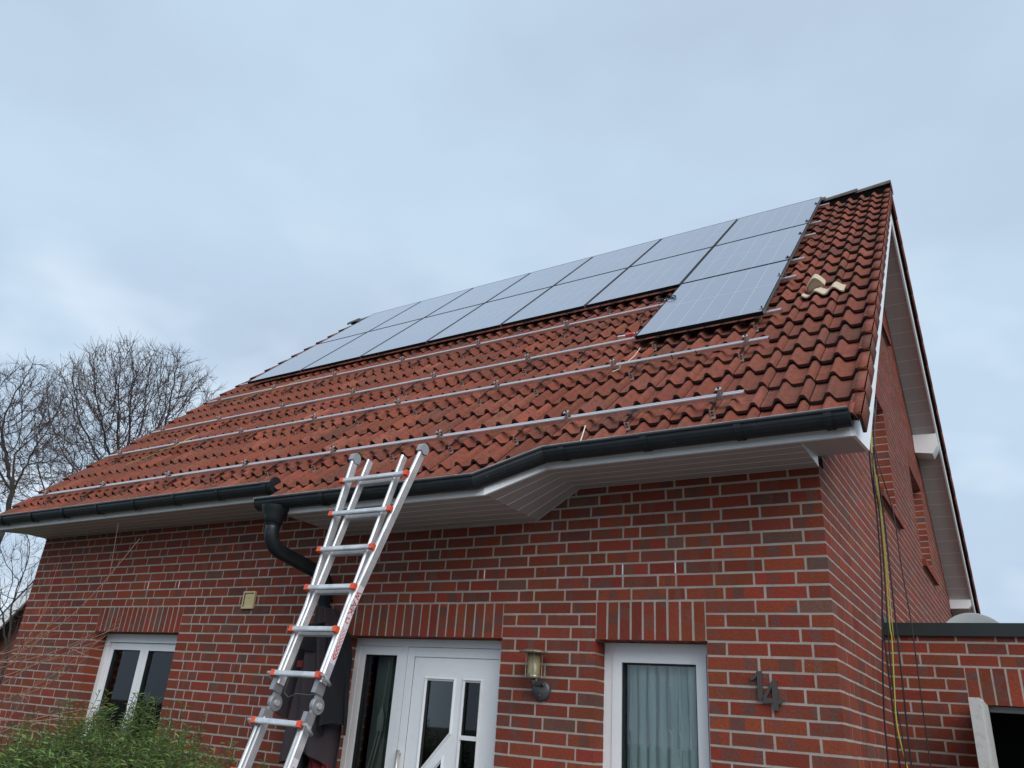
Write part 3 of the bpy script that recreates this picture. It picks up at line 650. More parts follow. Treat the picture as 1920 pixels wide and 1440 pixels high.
# ---- roof tiles
def prof(t_):                     # one wave per 0.15 m; crest at t=0.76, broad trough
    d_ = abs(((t_-.76+.5) % 1.0)-.5); q_ = min(1, max(0, (d_-.055)/.235)); return -0.047*q_*q_*(3-2*q_)
NC = 32; TW = (XV-.02-(XVL+.02))/NC
def eave_s(x):
    if x < -4.17: y = YE-.11
    elif x < -2.02: y = YM-.105
    elif x < -1.64: y = YM-.105+(x+2.02)/.38*(YE-YM)
    else: y = YE-.11
    return S(y)
DS = 0.2521/cT
def tile_c():
    v = rnd.gauss(1, .13); k = rnd.random()
    if k < .7: c = (.240, .066, .040)
    elif k < .88: c = (.205, .068, .045)
    elif k < .96: c = (.28, .088, .058)
    else: c = (.15, .056, .040)
    return tuple(max(.02, q*v) for q in c)
roof = None
def make_roof(PT, rows, eave, nm, seg, flap=True, mirror=False):
    b = MB()
    for r_ in rows:
        s_n = S(-.352)+r_*DS
        for c in range(NC):
            xa = XVL+.02+c*TW; cl = tile_c(); js = rnd.gauss(0, .0045); jh = rnd.gauss(0, .002)
            cols = []
            for i in range(seg+1):
                t_ = i/seg; x = xa+TW*t_+(-.004 if i == seg else 0.004 if i == 0 else 0)
                es = eave(x); s0 = max(s_n+js, es); s1 = min(s_n+DS+.055, S(YR)-.01)
                if s1 <= s0+.15: cols.append(None); continue
                h = prof((t_*2) % 1.0 if i < seg else (0.9999))
                hh = lambda s_: h+jh-(s_-s_n)*0.030/DS
                low_ = .022
                cols.append([PT(x, s0, hh(s0)), PT(x, s1, hh(s1)-.004), PT(x, s0+.003, hh(s0)-low_), PT(x, s0+.05, hh(s0)-low_-.004)])
            fl = (lambda q: tuple(reversed(q))) if mirror else (lambda q: q)
            ok_ = [i for i in range(seg+1) if cols[i] is not None]
            if len(ok_) > 1:
                gv_ = []; 
                for i in ok_: gv_ += [cols[i][0]-(cols[i][0]-cols[i][2]).normalized()*.004, cols[i][0]+(cols[i][1]-cols[i][0]).normalized()*.007, cols[i][1]]
                m_ = len(ok_)
                b.add(gv_, [fl((3*i, 3*i+3, 3*i+4, 3*i+1)) for i in range(m_-1)]+[fl((3*i+1, 3*i+4, 3*i+5, 3*i+2)) for i in range(m_-1)], 0, cl)
            for i in range(seg):
                a, d_ = cols[i], cols[i+1]
                if a is None or d_ is None: continue
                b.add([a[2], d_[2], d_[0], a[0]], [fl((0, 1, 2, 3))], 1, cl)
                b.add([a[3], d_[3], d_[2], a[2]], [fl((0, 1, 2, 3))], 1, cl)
            for e_, q in ((cols[0], -1), (cols[-1], 1)):     # tile side edges
                if e_ is not None:
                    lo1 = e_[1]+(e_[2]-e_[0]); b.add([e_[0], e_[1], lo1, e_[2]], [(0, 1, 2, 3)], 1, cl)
    b_ = b
    # verge flaps on both ends
    if flap:
        for xe, sg in ((XV-.02, 1), (XVL+.02, -1)):
            for r_ in rows:
                s_n = S(-.352)+r_*DS; s0 = max(s_n, eave(xe)); s1 = min(s_n+DS+.03, S(YR)-.01)
                if s1 < s0+.15: continue
                cl = tile_c(); o_ = xe+sg*(.018+.0)
                p = [PT(o_, s0, -.004), PT(o_, s1, -.034), PT(o_-.0*sg, s1-.02, -.175), PT(o_, s0+.045, -.152), PT(o_, s0+.018, -.135)]
                nrm = Vector((-sg*.016, 0, 0)); b_.prism(p, nrm, 0, cl)
                hp = prof(0.0)
                # top cap between last wave and flap
                wI = .036 if sg > 0 else .12
                q = [PT(xe-sg*wI, s0, .001), PT(o_, s0, -.004), PT(o_, s1, -.034), PT(xe-sg*wI, s1, -.029)]
                q2 = [PT(xe-sg*wI, s0, -.022), PT(o_, s0, -.027), PT(o_, s1, -.05), PT(xe-sg*wI, s1, -.055)]
                b_.add(q+q2, [(0, 1, 2, 3), (4, 7, 6, 5), (0, 4, 5, 1), (1, 5, 6, 2), (2, 6, 7, 3), (3, 7, 4, 0)], 0, cl)
                b_.add([p[0]+Vector((sg*.0005, -.001, 0)), p[4]+Vector((sg*.0005, -.001, 0)), p[4]+Vector((-sg*.0165, -.001, 0)), p[0]+Vector((-sg*.0165, -.001, 0))], [(0, 1, 2, 3)], 1, cl)
    o_ = b_.build(nm, ['tile', 'tile_edge'], house, True); return o_
nr = int((S(YR)-S(-.352))/DS)+1
# the waves: crest spacing 0.149 m, the crest nearest the verge sits 0.045 m inside it
roof = make_roof(RP, range(-2, nr), eave_s, 'roof', 24)
make_roof(BP, range(-1, nr), lambda x: S(YE-.11), 'roof', 8, mirror=True)
# boarding beneath the tiles so no light leaks
ub = MB()
ub.add([RP(XVL+.03, S(YE)-.02, -.10), RP(XV-.03, S(YE)-.02, -.10), RP(XV-.03, S(YR), -.10), RP(XVL+.03, S(YR), -.10)], [(0, 1, 2, 3)])
ub.add([RP(-4.16, S(YM)-.02, -.10), RP(-2.0, S(YM)-.02, -.10), RP(-1.65, S(YE)-.02, -.101), RP(-4.16, S(YE)-.02, -.101)], [(0, 1, 2, 3)])
ub.add([BP(XVL+.03, S(YE)-.02, -.10), BP(XV-.03, S(YE)-.02, -.10), BP(XV-.03, S(YR), -.10), BP(XVL+.03, S(YR), -.10)], [(0, 3, 2, 1)])
ub.build('underlay', 'dark', house)
# ridge tiles
x = XV+.01; i = 0; rb = MB()
while x > XVL-.01:
    x2 = max(x-.405, XVL-.02); vs = []
    for (xx, r_, dz) in ((x, .098, .018), (x2-.03, .086, .0)):
        for rad in (r_, r_-.018):
            for k in range(9):
                a = math.pi*(k/8)*1.0; vs.append((xx, YR-math.cos(a)*rad*1.15, AT+T*YR-.078+math.sin(a)*rad+dz))
    fs_ = []
    for k in range(8): fs_ += [(k, k+1, 18+k+1, 18+k), (9+k, 27+k, 27+k+1, 9+k+1), (k, 9+k, 9+k+1, k+1), (18+k, 18+k+1, 27+k+1, 27+k)]
    cl = tile_c(); rb.add(vs, fs_, 0, (cl[0]*.45, cl[1]*1.1, cl[2]*1.6)); x = x2
rb.lathe((XV+.008, YR, AT+T*YR-.078), [(0, -.004), (.09, -.004), (.09, .004), (0, .004)], 16, 0, 'x', (.1, .07, .06))
rb.build('ridge', 'ridge', house)

# verge boards and rake soffit
for x0_, x1_ in ((.285, .305), (XL-.305, XL-.285)):
    vb = MB()
    vb.prism([(x0_, YE-.0, ZE-.006), (x0_, -.03, 1.116), (x0_, YR, 1.143+T*YR), (x0_, YR, AT+T*YR-.13), (x0_, YE-.0, AT+T*YE-.10)], (x1_-x0_, 0, 0))
    vb.prism([(x0_, YR, 1.143+T*YR), (x0_, 2*YR+.45, A_S-.02-T*.45), (x0_, 2*YR+.55, A_S-.10-T*.45), (x0_, 2*YR+.55, AT-T*.55-.11), (x0_, YR, AT+T*YR-.13)], (x1_-x0_, 0, 0))
    vb.build('verge_board', 'white', house)
def rake(PT, s0, s1, xa, xb):
    rs = MB()
    nb2 = int((s1-s0)/.205)
    for i in range(nb2):
        a = s0+(s1-s0)*i/nb2; c = s0+(s1-s0)*(i+1)/nb2
        if 1:
            for (p_, q_, mi, dh) in ((a, c-.009, 0, 0), (c-.009, c, 1, -.001)):
                h0 = -.318+dh; vs = [PT(xx, ss, hh) for hh in (h0, h0+.02) for ss in (p_, q_) for xx in (xa, xb)]
                rs.add(vs, [(0, 2, 3, 1), (4, 5, 7, 6), (0, 1, 5, 4), (2, 6, 7, 3), (0, 4, 6, 2), (1, 3, 7, 5)], mi)
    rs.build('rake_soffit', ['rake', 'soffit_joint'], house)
for xa, xb in ((.001, .285), (XL-.285, XL-.001)): rake(RP, S(.05)-.22, S(YR)-.31, xa, xb); rake(BP, S(-.45)-.31, S(YR)-.31, xa, xb)
pb = MB(); pb.prism([(.003, 7.0, 3.41), (.215, 7.0, 3.375), (.293, 7.0, 3.49), (.293, 7.0, 3.66), (.003, 7.0, 3.67)], (0, .28, 0)); pb.build('purlin_end', 'white', house); pb = MB()
pb.prism([(.003, 9.05, 1.60), (.24, 9.05, 1.60), (.28, 9.05, 1.645), (.28, 9.05, 1.73), (.003, 9.05, 1.73)], (0, .5, 0))
pb.build('purlin_end', 'white', house)

# ------------------------------------------------------------------ mounting rails with clamps and hooks
HA = 0.036                                        # rail top above the crest plane
rail_y = [-.281, .493, 1.011, 1.776, 2.278, 3.086, 3.581, 4.391]
rail_lab = ['lowest bare rail on the roof, nearest the gutter', 'second bare rail up from the gutter, running the full roof length',
            'third rail up, disappearing under the single low panel', 'fourth rail up, ending at the cable loop just below the panel rows',
            'rail along the lower edge of the middle row of panels', 'rail under the upper part of the middle row of panels',
            'rail under the lower part of the top row of panels', 'topmost rail, just below the ridge under the top row of panels']
PX0 = -.482; PW = 1.156; GAP = .022
clamp_x = [-.515]+[PX0-PW*k+.0 for k in range(1, 7)]+[PX0-PW*7-.015]
def copy_part(src, parent, dx, rootdelta=(0, 0, 0)):
    pass
r_units = (Vector((1, 0, 0)), Vector((0, cT, sT)), Vector((0, -sT, cT)))
for ri, (yy, lab) in enumerate(zip(rail_y, rail_lab)):
    # a point at height HA above the crest plane whose y is yy
    s_ = (yy+HA*sT)/cT
    xr = -.355; xl = -8.84
    o_ = RP(xl, s_, HA)
    t_ = thing('mounting_rail', 'aluminium '+lab, 'rail', tuple(o_), 'solar mounting rails on the roof')
    b = MB(); A0 = RP(0, s_, HA); ex, es_, eh = r_units
    b.obox(A0, ex, es_, eh, xl, xr, -.020, -.0035, -.034, 0, 3); b.obox(A0, ex, es_, eh, xl, xr, .0035, .020, -.034, 0, 3)
    b.obox(A0, ex, es_, eh, xl+.001, xr-.001, -.0036, .0036, -.033, -.004, 1)
    b.obox(A0, ex, es_, eh, xl, xr, -.0228, -.0200, -.0095, .0006, 0); b.obox(A0, ex, es_, eh, xl, xr, -.0235, -.0200, -.034, -.028, 3); b.obox(A0, ex, es_, eh, xl, xr, -.0208, -.0200, -.0125, -.0100, 1)
    if ri == 1:
        for xx in (-1.12, -.92): b.obox(A0, ex, es_, eh, xx, xx+.006, -.0245, -.0200, -.041, .0006, 2)
    if ri == 3: b.obox(A0, ex, es_, eh, -1.72, -1.716, -.0245, .0204, -.041, .0006, 2)
    b.build('rail_profile', ['alu', 'alu_groove', 'black', 'alu_side'], t_)
    # hooks every ~0.75 m, coming out from under a tile nose in a trough
    nose = math.floor((s_-S(-.352))/DS+.25)*DS+S(-.352)
    xs = []; xx = -.50-.05*(ri % 2)
    while xx > xl+.1:
        xs.append(round((xx-XVL-.02)/(TW/2))*(TW/2)+XVL+.02); xx -= rnd.choice((.60, .75, .75, .90))
    for xh in xs:
        hb = MB(); s1 = nose-.012
        hb.obox(RP(xh, s1, 0), ex, es_, eh, -.017, .017, -.005, .001, -.066, -.012, 0)
        hb.obox(RP(xh, s1, 0), ex, es_, eh, -.008, .008, .0012, max(.03, s_-s1+.01), -.010, -.006, 2)
        hb.obox(RP(xh, s1, 0), ex, es_, eh, -.017, .017, -.03, -.0052, -.062, -.056, 0)
        hb.obox(RP(xh, s1, 0), ex, es_, eh, -.006, .006, -.0065, -.0052, -.030, -.018, 1)
        hb.obox(RP(xh, s1, 0), ex, es_, eh, -.006, .006, -.0065, -.0052, -.050, -.040, 1)
        hb.obox(RP(xh, s_, 0), ex, es_, eh, -.013, .013, -.026, -.0238, -.010, .020, 0)
        hb.build('hook', ['steel', 'black', 'pvframe'], t_)
    # clamps
    for ci, xc in enumerate(clamp_x):
        bare = ri < 4
        under = (ri in (2,) and xc > -1.65) or (ri == 3 and xc > -1.65) or ri == 1 and False
        if ri >= 4 and ci not in (0, 7): continue
        if under and ci not in (0, 1): continue
        cb = MB(); lift = .0 if bare else .0; jx = rnd.uniform(-.01, .01) if bare else 0
        q = RP(xc+jx, s_, HA)
        cb.obox(q, ex, es_, eh, -.016, .016, -.022, .022, .001, .010, 0)
        cb.obox(q, ex, es_, eh, -.007, .007, -.012, .012, .010, .040, 1)
        cb.obox(q, ex, es_, eh, -.018, .018, -.022, .022, .034, .040, 1 if bare else 0)
        cb.tube([q+eh*.040+ex*.001, q+eh*.054+ex*.001], .007, 8, 0)
        cb.obox(q, ex, es_, eh, -.016, .016, -.026, -.022, -.025, .012, 1)
        cb.build('clamp', ['black', 'steel'], t_)

# ------------------------------------------------------------------ solar panels
rows_y = [(4.707, 3.452), (3.437, 2.182), (2.168, .912)]
def make_panel(loc):
    t_ = thing('solar_panel', 'x', 'solar panel', loc, 'solar panels clamped on the roof')
    return t_
ord_ = ['rightmost', 'second from the right', 'third from the right', 'fourth from the right', 'third from the left', 'second from the left', 'leftmost']
proto = {}
for rix, (yt, yb) in enumerate(rows_y):
    H0 = HA+.001; H1 = HA+.036
    sb_ = (yb+H1*sT)/cT; st_ = (yt+H1*sT)/cT; ln = st_-sb_-.004
    for k in range(7 if rix < 2 else 1):
        xr_ = PX0-PW*k; o_ = RP(xr_-(PW-GAP), sb_, H0)
        lab = ['glossy black solar panel %s in the top row under the ridge' % ord_[k], 'glossy black solar panel %s in the middle row' % ord_[k], 'single low solar panel below the two long rows, cable loop on its left edge'][rix]
        if rix in proto:
            src = proto[rix]; c = copy_tree(src); c.location = o_; c['label'] = lab; continue
        t_ = thing('solar_panel', lab, 'solar panel', tuple(o_), 'solar panels clamped on the roof'); proto[rix] = t_
        ex, es_, eh = r_units; Wd = PW-GAP
        b = MB(); f_ = .011
        b.obox(o_, ex, es_, eh, 0, f_, 0, ln, 0, .035); b.obox(o_, ex, es_, eh, Wd-f_, Wd, 0, ln, 0, .035)
        b.obox(o_, ex, es_, eh, f_, Wd-f_, 0, f_, 0, .035); b.obox(o_, ex, es_, eh, f_, Wd-f_, ln-f_, ln, 0, .035)
        b.obox(o_, ex, es_, eh, f_, Wd-f_, -.0, f_+.02, 0, .003)
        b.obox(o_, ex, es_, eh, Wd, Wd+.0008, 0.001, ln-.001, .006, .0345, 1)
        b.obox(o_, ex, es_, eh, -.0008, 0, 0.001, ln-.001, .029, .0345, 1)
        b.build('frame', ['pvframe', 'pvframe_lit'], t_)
        b = MB(); gg = [o_+ex*a+es_*c_+eh*.0335 for a, c_ in ((f_, f_), (Wd-f_, f_), (Wd-f_, ln-f_), (f_, ln-f_))]
        gg2 = [p-eh*.006 for p in gg]
        b.add(gg+gg2, [(0, 1, 2, 3), (7, 6, 5, 4), (0, 4, 5, 1), (1, 5, 6, 2), (2, 6, 7, 3), (3, 7, 4, 0)])
        go_ = b.build('glass', 'pv', t_)
        uvl = go_.data.uv_layers.new(name='UVMap'); uvs = [(0, 0), (1, 0), (1, 1), (0, 1)]
        for li in range(4): uvl.data[li].uv = uvs[li]

# loose things on the roof
ex, es_, eh = r_units
b = MB(); c0 = RP(-1.70, S(2.255), HA+.04)
def loop_pts(c, rx, ry, n_=20, w=1.0):
    return [c+ex*rx*math.cos(2*math.pi*i/n_*w)+es_*ry*math.sin(2*math.pi*i/n_*w)+eh*.01*math.sin(i*.9) for i in range(n_+1)]
pts = [RP(-1.86, S(1.93), .02), RP(-1.72, S(1.90), .05)]+loop_pts(RP(-1.62, S(1.80), HA+.045), .095, .055, 18)
b.tube(pts, .0045, 6); b.tube([p+eh*.004-es_*.02 for p in pts[1:14]], .004, 6)
tag(b.build('cable_loop', 'blackcable'), 'black cable loop lying over the left edge of the low panel', 'cable')
t_ = thing('hand_tool', 'small red handled tool lying behind the rail left of the low panel', 'tool', tuple(RP(-1.78, S(1.16), .02)))
q = RP(-1.74, S(1.15), .012)
b = MB(); b.obox(q, (ex*.96+es_*.2).normalized(), es_, eh, -.055, .05, -.02, .02, .0, .028); b.build('handle', 'darkred' if False else 'red', t_)
b = MB(); b.obox(q, (ex*.96-es_*.2).normalized(), es_, eh, -.16, -.05, -.012, .012, .004, .014); b.build('blade', 'alu', t_)
b = MB(); b.obox(q, (ex*.97+es_*.15).normalized(), es_, eh, .05, .10, -.016, .016, .004, .024); b.build('end_piece', 'black', t_)
b = MB(); b.tube([RP(-1.50, S(.78), .03), RP(-1.53, S(.70), .00), RP(-1.58, S(.50), -.005), RP(-1.60, S(.42), .02)], .003, 5)
tag(b.build('pale_cord', 'paleline'), 'pale thin cord hanging from under the low panel to the rail below', 'cord')
def cord(name, pts, lab, m='straw', rad=.005): tag(MB().tube(pts, rad, 5).build(name, m), lab, 'cord')
cord('rope', [RP(-7.35, S(.70), .01), RP(-7.35, S(.62), .03), RP(-7.30, S(.42), HA+.006), RP(-7.55, S(.38), HA+.006), RP(-7.60, S(.36), .02), RP(-7.95, S(.24), .0)], 'yellowish cord looped over the second bare rail at the far left')
cord('rope', [RP(-7.0, S(2.02), .01), RP(-7.15, S(1.80), HA), RP(-7.20, S(1.74), HA+.008), RP(-7.5, S(1.72), HA+.008), RP(-7.75, S(1.70), .03), RP(-8.0, S(1.60), .0)], 'yellowish cord tied over the fourth rail just below the left panels')
cord('rope', [RP(-1.45, S(-.352), .0), RP(-1.40, S(-.50), .0), RP(-1.38, S(-.60), -.01)], 'short pale cord end on the lowest tiles above the bend in the gutter', 'paleline', .004)

# beige moulded piece on the tiles
bp_ = thing('moulded_packing', 'pale beige moulded piece lying on the tiles between the panels and the verge', 'packing piece', tuple(RP(-.10, S(1.45), 0)))
b = MB(); xa, xb = -.255, .085; seg = 24
def pz(x): return -.020+.024*math.cos(2*math.pi*((x-XVL-.02)/(TW/2)-.76))
vs = []
for i in range(seg+1):
    x_ = xa+(xb-xa)*i/seg
    w0 = S(1.36)+.012*math.sin(i*.5); w1 = S(1.36)+(.14 if i < seg*.38 else .19+.05*(i/seg))
    for hh in (.010, -.004): vs += [RP(x_, w0, pz(x_)+hh), RP(x_, w1, pz(x_)+hh-.02)]
fs_ = []
for i in range(seg): a = i*4; fs_ += [(a, a+4, a+5, a+1), (a+2, a+3, a+7, a+6), (a, a+2, a+6, a+4), (a+1, a+5, a+7, a+3)]
b.add(vs, fs_+[(0, 1, 3, 2), (seg*4, seg*4+2, seg*4+3, seg*4+1)]); b.build('base', 'foam', bp_)
b = MB(); pts = [RP(-.235+.155*i/10, S(1.50), pz(-.235+.155*i/10)*.3+.012+.065*math.sin(math.pi*i/10)) for i in range(11)]
vs = []
for p in pts: vs += [p, p+es_*.13+eh*.0, p-eh*.012, p+es_*.13-eh*.012]
fs_ = []
for i in range(10): a = i*4; fs_ += [(a, a+4, a+5, a+1), (a+2, a+3, a+7, a+6), (a, a+2, a+6, a+4), (a+1, a+5, a+7, a+3)]
b.add(vs, fs_); b.prism([pts[i]-eh*.004+es_*.012 for i in range(1, 10)]+[RP(-.10, S(1.50)+.012, -.03), RP(-.22, S(1.50)+.012, -.03)], tuple(es_*.01)); b.build('arch', 'foam', bp_)

# ------------------------------------------------------------------ ladder
LU = Vector((0, .3, 1)).normalized(); LN = Vector((0, -1, .3)).normalized(); LX = Vector((1, 0, 0))
L0 = Vector((-2.80, -.95-.3*1.55, -.55))                      # hinge point, centre
lad = thing('folding_ladder', 'aluminium folding ladder with orange rung ends leaning on the gutter', 'ladder', (-2.815, -1.9, GZ))
def LP(x_, s_, n_): return L0+LX*(x_+.022*s_)+LU*s_+LN*n_
def hw(s_):                                                     # half width of the outer stiles
    return .188 if s_ < .60 else .188+(s_-.60)*.112
TOPS = 1.765
def stile(sgn, s0, s1, outer=True, name='stile', m='ladder', half=None, n0=-.030, n1=.030, wd=.026):
    b = MB(); 
    hA = half if half else hw(s0); hB = half if half else hw(s1)
    ss = [s0, s1] if (half or s0 >= .60 or s1 <= .60) else [s0, .60, s1]
    for a, c in zip(ss[:-1], ss[1:]):
        ha = half or hw(a); hc = half or hw(c)
        pts = []
        for (s_, h_) in ((a, ha), (c, hc)):
            xi, xo = sgn*(h_-wd*.5), sgn*(h_+wd*.5)
            pts += [LP(xi, s_, n0), LP(xo, s_, n0), LP(xo, s_, n1-.008), LP(xo-sgn*.008, s_, n1), LP(xi+sgn*.006, s_, n1), LP(xi, s_, n1-.006)]
        fs_ = [(i, (i+1) % 6, (i+1) % 6+6, i+6) for i in range(6)]+[tuple(range(6)), tuple(range(11, 5, -1))]
        b.add(pts, fs_)
    return b.build(name, m, lad)
def grooves(sgn, s0, s1, half=None):
    b = MB()
    h0 = half or hw(s0); h1 = half or hw(s1)
    for nn in (-.012, .012):
        x0_, x1_ = sgn*(h0+.0153), sgn*(h1+.0153)
        b.add([LP(x0_, s0, nn-.002), LP(x1_, s1, nn-.002), LP(x1_, s1, nn+.002), LP(x0_, s0, nn+.002)], [(0, 1, 2, 3)])
    return b
stR = stile(1, .12, TOPS); stL = stile(-1, .12, TOPS)
stile(1, -2.05*0-1.66, -.12); stile(-1, -1.66, -.12)
for sg in (1, -1): stile(sg, .10, TOPS-.02, name='inner_stile', m='ladder', half=.160, n0=-.029, n1=.024, wd=.022)
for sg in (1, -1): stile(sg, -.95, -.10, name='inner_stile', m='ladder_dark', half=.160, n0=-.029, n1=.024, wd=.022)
for sg in (1, -1):
    b = MB(); h_ = hw(TOPS)
    b.obox(LP(sg*h_, TOPS, 0), LX, LU, LN, -.021, .021, -.012, .018, -.041, .041)
    pr_ = [(0, -.022), (.041, -.022), (.041, .022), (0, .022)]
    b.lathe(LP(sg*h_, TOPS+.018, 0), pr_, 20, 0, 'x')
    b.build('end_cap', 'cap', lad)
rs_ = [-.130-.28, -.130, .155, .155+.28, .155+.56, .155+.84, .155+1.12, .155+1.40]
rung_s = [-.98, -.70, -.42, -.135, .148, .430, .712, .992, 1.272, 1.552]
for i, s_ in enumerate(rung_s):
    h_ = hw(max(s_, 0)); ext = .012
    b = MB(); nf = .052
    b.obox(LP(0, s_, nf), LX, LU, LN, -h_+.0, h_-.0, -.0145, .0145, -.012, .012, 0)
    b.obox(LP(0, s_, nf), LX, LU, LN, -h_+.0, h_-.0, -.010, .010, .012, .015, 0)
    rg = b.build('rung', 'ladder', lad)
    for sg in (1, -1):
        b = MB(); b.obox(LP(sg*(h_), s_, nf), LX, LU, LN, -.017, .017, -.018, .018, -.015, .016); b.build('rung_end', 'orange', rg)
    if .2 < s_: 
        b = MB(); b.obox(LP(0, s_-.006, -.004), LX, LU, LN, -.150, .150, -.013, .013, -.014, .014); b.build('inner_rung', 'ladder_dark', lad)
    if i in (3, 4):
        for sg in (1, -1):
            b = MB(); b.tube([LP(sg*(h_+.02), s_, nf), LP(sg*(h_+.055), s_, nf)], .011, 10); b.tube([LP(sg*(h_+.045), s_, nf+.0), LP(sg*(h_+.045), s_-.03, -.02)], .012, 10); b.build('locking_pin', 'cap', lad, True)
for sg in (1, -1):
    b = MB()
    c_ = LP(sg*.176, 0, -.035)
    b.lathe(c_, [(0, -.016), (.046, -.016), (.049, -.011), (.049, .011), (.046, .016), (0, .016)], 28, 0, 'x')
    b.lathe(c_, [(0, -.028), (.018, -.028), (.018, .028), (0, .028)], 16, 1, 'x')
    b.obox(LP(sg*.176, 0, 0), LX, LU, LN, -.017, .017, .055, .16, -.036, .034, 0)
    b.obox(LP(sg*.176, 0, 0), LX, LU, LN, -.017, .017, -.16, -.055, -.036, .034, 0)
    b.obox(LP(sg*.176, 0, 0), LX, LU, LN, -.010, .010, -.10, .10, -.045, .0, 0)
    b.build('hinge', ['hinge', 'ladder'], lad)
# stickers: chevrons and lettering on the outer face of the right stile
TXT = MB()
def side_pt(s_, n_, lift=.0012): return LP(hw(s_)+.0132+lift, s_, n_)
def poly(pts, mb_, lift=.0014): mb_.add([side_pt(a, c, lift) for a, c in pts], [tuple(range(len(pts)))])
STK = MB()
for za, zb in ((.605, .74), (.24, .585), (-.52, -.30)):
    STK = MB(); poly([(za, -.027), (zb, -.027), (zb, .020), (za, .020)], STK, .0006); STK.build('sticker', 'sticker', lad)
def seg_(a, c, w_=.0042):
    d_ = Vector((c[0]-a[0], c[1]-a[1])); d_.normalize(); n_ = Vector((-d_.y, d_.x))*w_
    poly([(a[0]+n_.x, a[1]+n_.y), (c[0]+n_.x, c[1]+n_.y), (c[0]-n_.x, c[1]-n_.y), (a[0]-n_.x, a[1]-n_.y)], TXT)
# letters run down the stile; glyph x -> -s, glyph y -> +n
def glyph(ch, s0, wl=.034, hl=.040):
    G = {'W': [((0, 1), (.25, 0)), ((.25, 0), (.5, .8)), ((.5, .8), (.75, 0)), ((.75, 0), (1, 1))],
         'A': [((0, 0), (.5, 1)), ((.5, 1), (1, 0)), ((.22, .38), (.78, .38))],
         'K': [((.1, 0), (.1, 1)), ((.1, .45), (.9, 1)), ((.35, .6), (.95, 0))],
         'U': [((.1, .8), (.1, .15)), ((.1, .1), (.9, .1)), ((.9, .15), (.9, .8)), ((.28, .95), (.38, .95)), ((.62, .95), (.72, .95))]}[ch]
    for a, c in G: seg_((s0-a[0]*wl, .016-a[1]*hl), (s0-c[0]*wl, .016-c[1]*hl), .0036)
for i, ch in enumerate('WAKU'): glyph(ch, .700-i*.055-(.0 if i == 0 else .005), .036 if ch != 'W' else .044)
for i in range(8):
    s_ = .468-i*.024; w_ = .006+i*.0012
    poly([(s_, .0-.022), (s_-.026, -.004), (s_-.026-w_, -.004), (s_-w_, -.022)], TXT); poly([(s_-w_, .014), (s_-.026-w_, -.004), (s_-.026, -.004), (s_, .014)], TXT)
TXT.build('lettering', 'red', lad); TXT = MB()
for i in range(4):
    s_ = -.34-i*.04; w_ = .014
    poly([(s_-.026, -.022), (s_, -.004), (s_-w_, -.004), (s_-.026-w_, -.022)], TXT); poly([(s_-.026-w_, .014), (s_-w_, -.004), (s_, -.004), (s_-.026, .014)], TXT)
TXT.build('lettering', 'red', lad)
for sg in (1, -1):
    b = MB(); b.obox(LP(sg*.176, -1.66, 0), LX, LU, LN, -.024, .024, -.03, .05, -.045, .045); b.build('foot', 'cap', lad)

# ------------------------------------------------------------------ wall fittings
lamp = thing('wall_lamp', 'wall lamp with yellowed glass cylinder and round metal roof beside the door', 'lamp', (-1.9, 0, -.33))
b = MB(); b.lathe((-1.897, 0, -.335), [(0, -.028), (.058, -.028), (.068, -.018), (.070, 0.0)], 28, 0, 'y'); 
for v_ in b.v[:0]: pass
pl = b.build('base_plate', 'lampmetal', lamp, True); 
b = MB(); b.tube([(-1.897, -.02, -.30), (-1.897, -.085, -.305), (-1.897, -.125, -.300), (-1.897, -.13, -.27)], .014, 10); b.lathe((-1.897, -.034, -.372), [(0, -.006), (.006, -.006), (.008, 0)], 10, 0, 'y'); b.lathe((-1.872, -.034, -.302), [(0, -.006), (.006, -.006), (.008, 0)], 10, 0, 'y')
b.build('arm', 'lampmetal', lamp, True)
b = MB(); b.lathe((-1.897, -.13, 0), [(0, -.27), (.044, -.27), (.047, -.262), (.047, -.245), (.0, -.245)], 24); b.build('glass_holder', 'lamptop', lamp, True)
b = MB(); b.lathe((-1.897, -.13, 0), [(.043, -.245), (.044, -.115), (.0, -.113)], 28); b.build('lamp_shade', 'lampglass', lamp, True)
b = MB(); b.lathe((-1.897, -.13, 0), [(0, -.113), (.05, -.113), (.105, -.108), (.106, -.103), (.06, -.088), (.0, -.082)], 32); b.build('lamp_roof', 'lamptop', lamp, True)
b = MB()
for k in range(4):
    a = k*math.pi/2+.5; b.tube([(-1.897+.054*math.cos(a), -.13+.054*math.sin(a), -.262), (-1.897+.054*math.cos(a), -.13+.054*math.sin(a), -.108)], .003, 6)
b.build('guard_wire', 'lamptop', lamp)

hn = thing('house_number', 'dark metal house number 14 screwed on the brick wall near the corner', 'house number', (-.39, 0, -.27))
def digit(polys, x0, z0, w_, h_, sl=0.0):
    b = MB()
    for p in polys: b.prism([(x0+w_*(a+sl*c), -.022, z0+h_*c) for a, c in p], (0, .012, 0))
    for a, c in ((.6, .2), (.6, .75)): b.tube([(x0+w_*a, -.012, z0+h_*c), (x0+w_*a, 0, z0+h_*c)], .004, 6)
    b.build('digit', 'bronze', hn)
digit([[(.55, 0), (.95, 0), (.95, 1), (.62, 1), (.55, .92)], [(.0, .80), (.0, .66), (.30, .70), (.5499, .82), (.5499, .999), (.35, .84)]], -.487, -.322, .070, .158)
digit([[(.52, 0), (.80, 0), (.80, .24), (.52, .24)], [(.0, .24), (1.0, .24), (1.0, .40), (.0, .40)], [(.52, .401), (.80, .401), (.80, 1.0), (.52, 1.0)], [(.0, .401), (.22, .401), (.519, .80), (.519, .999)]], -.425, -.375, .112, .160)

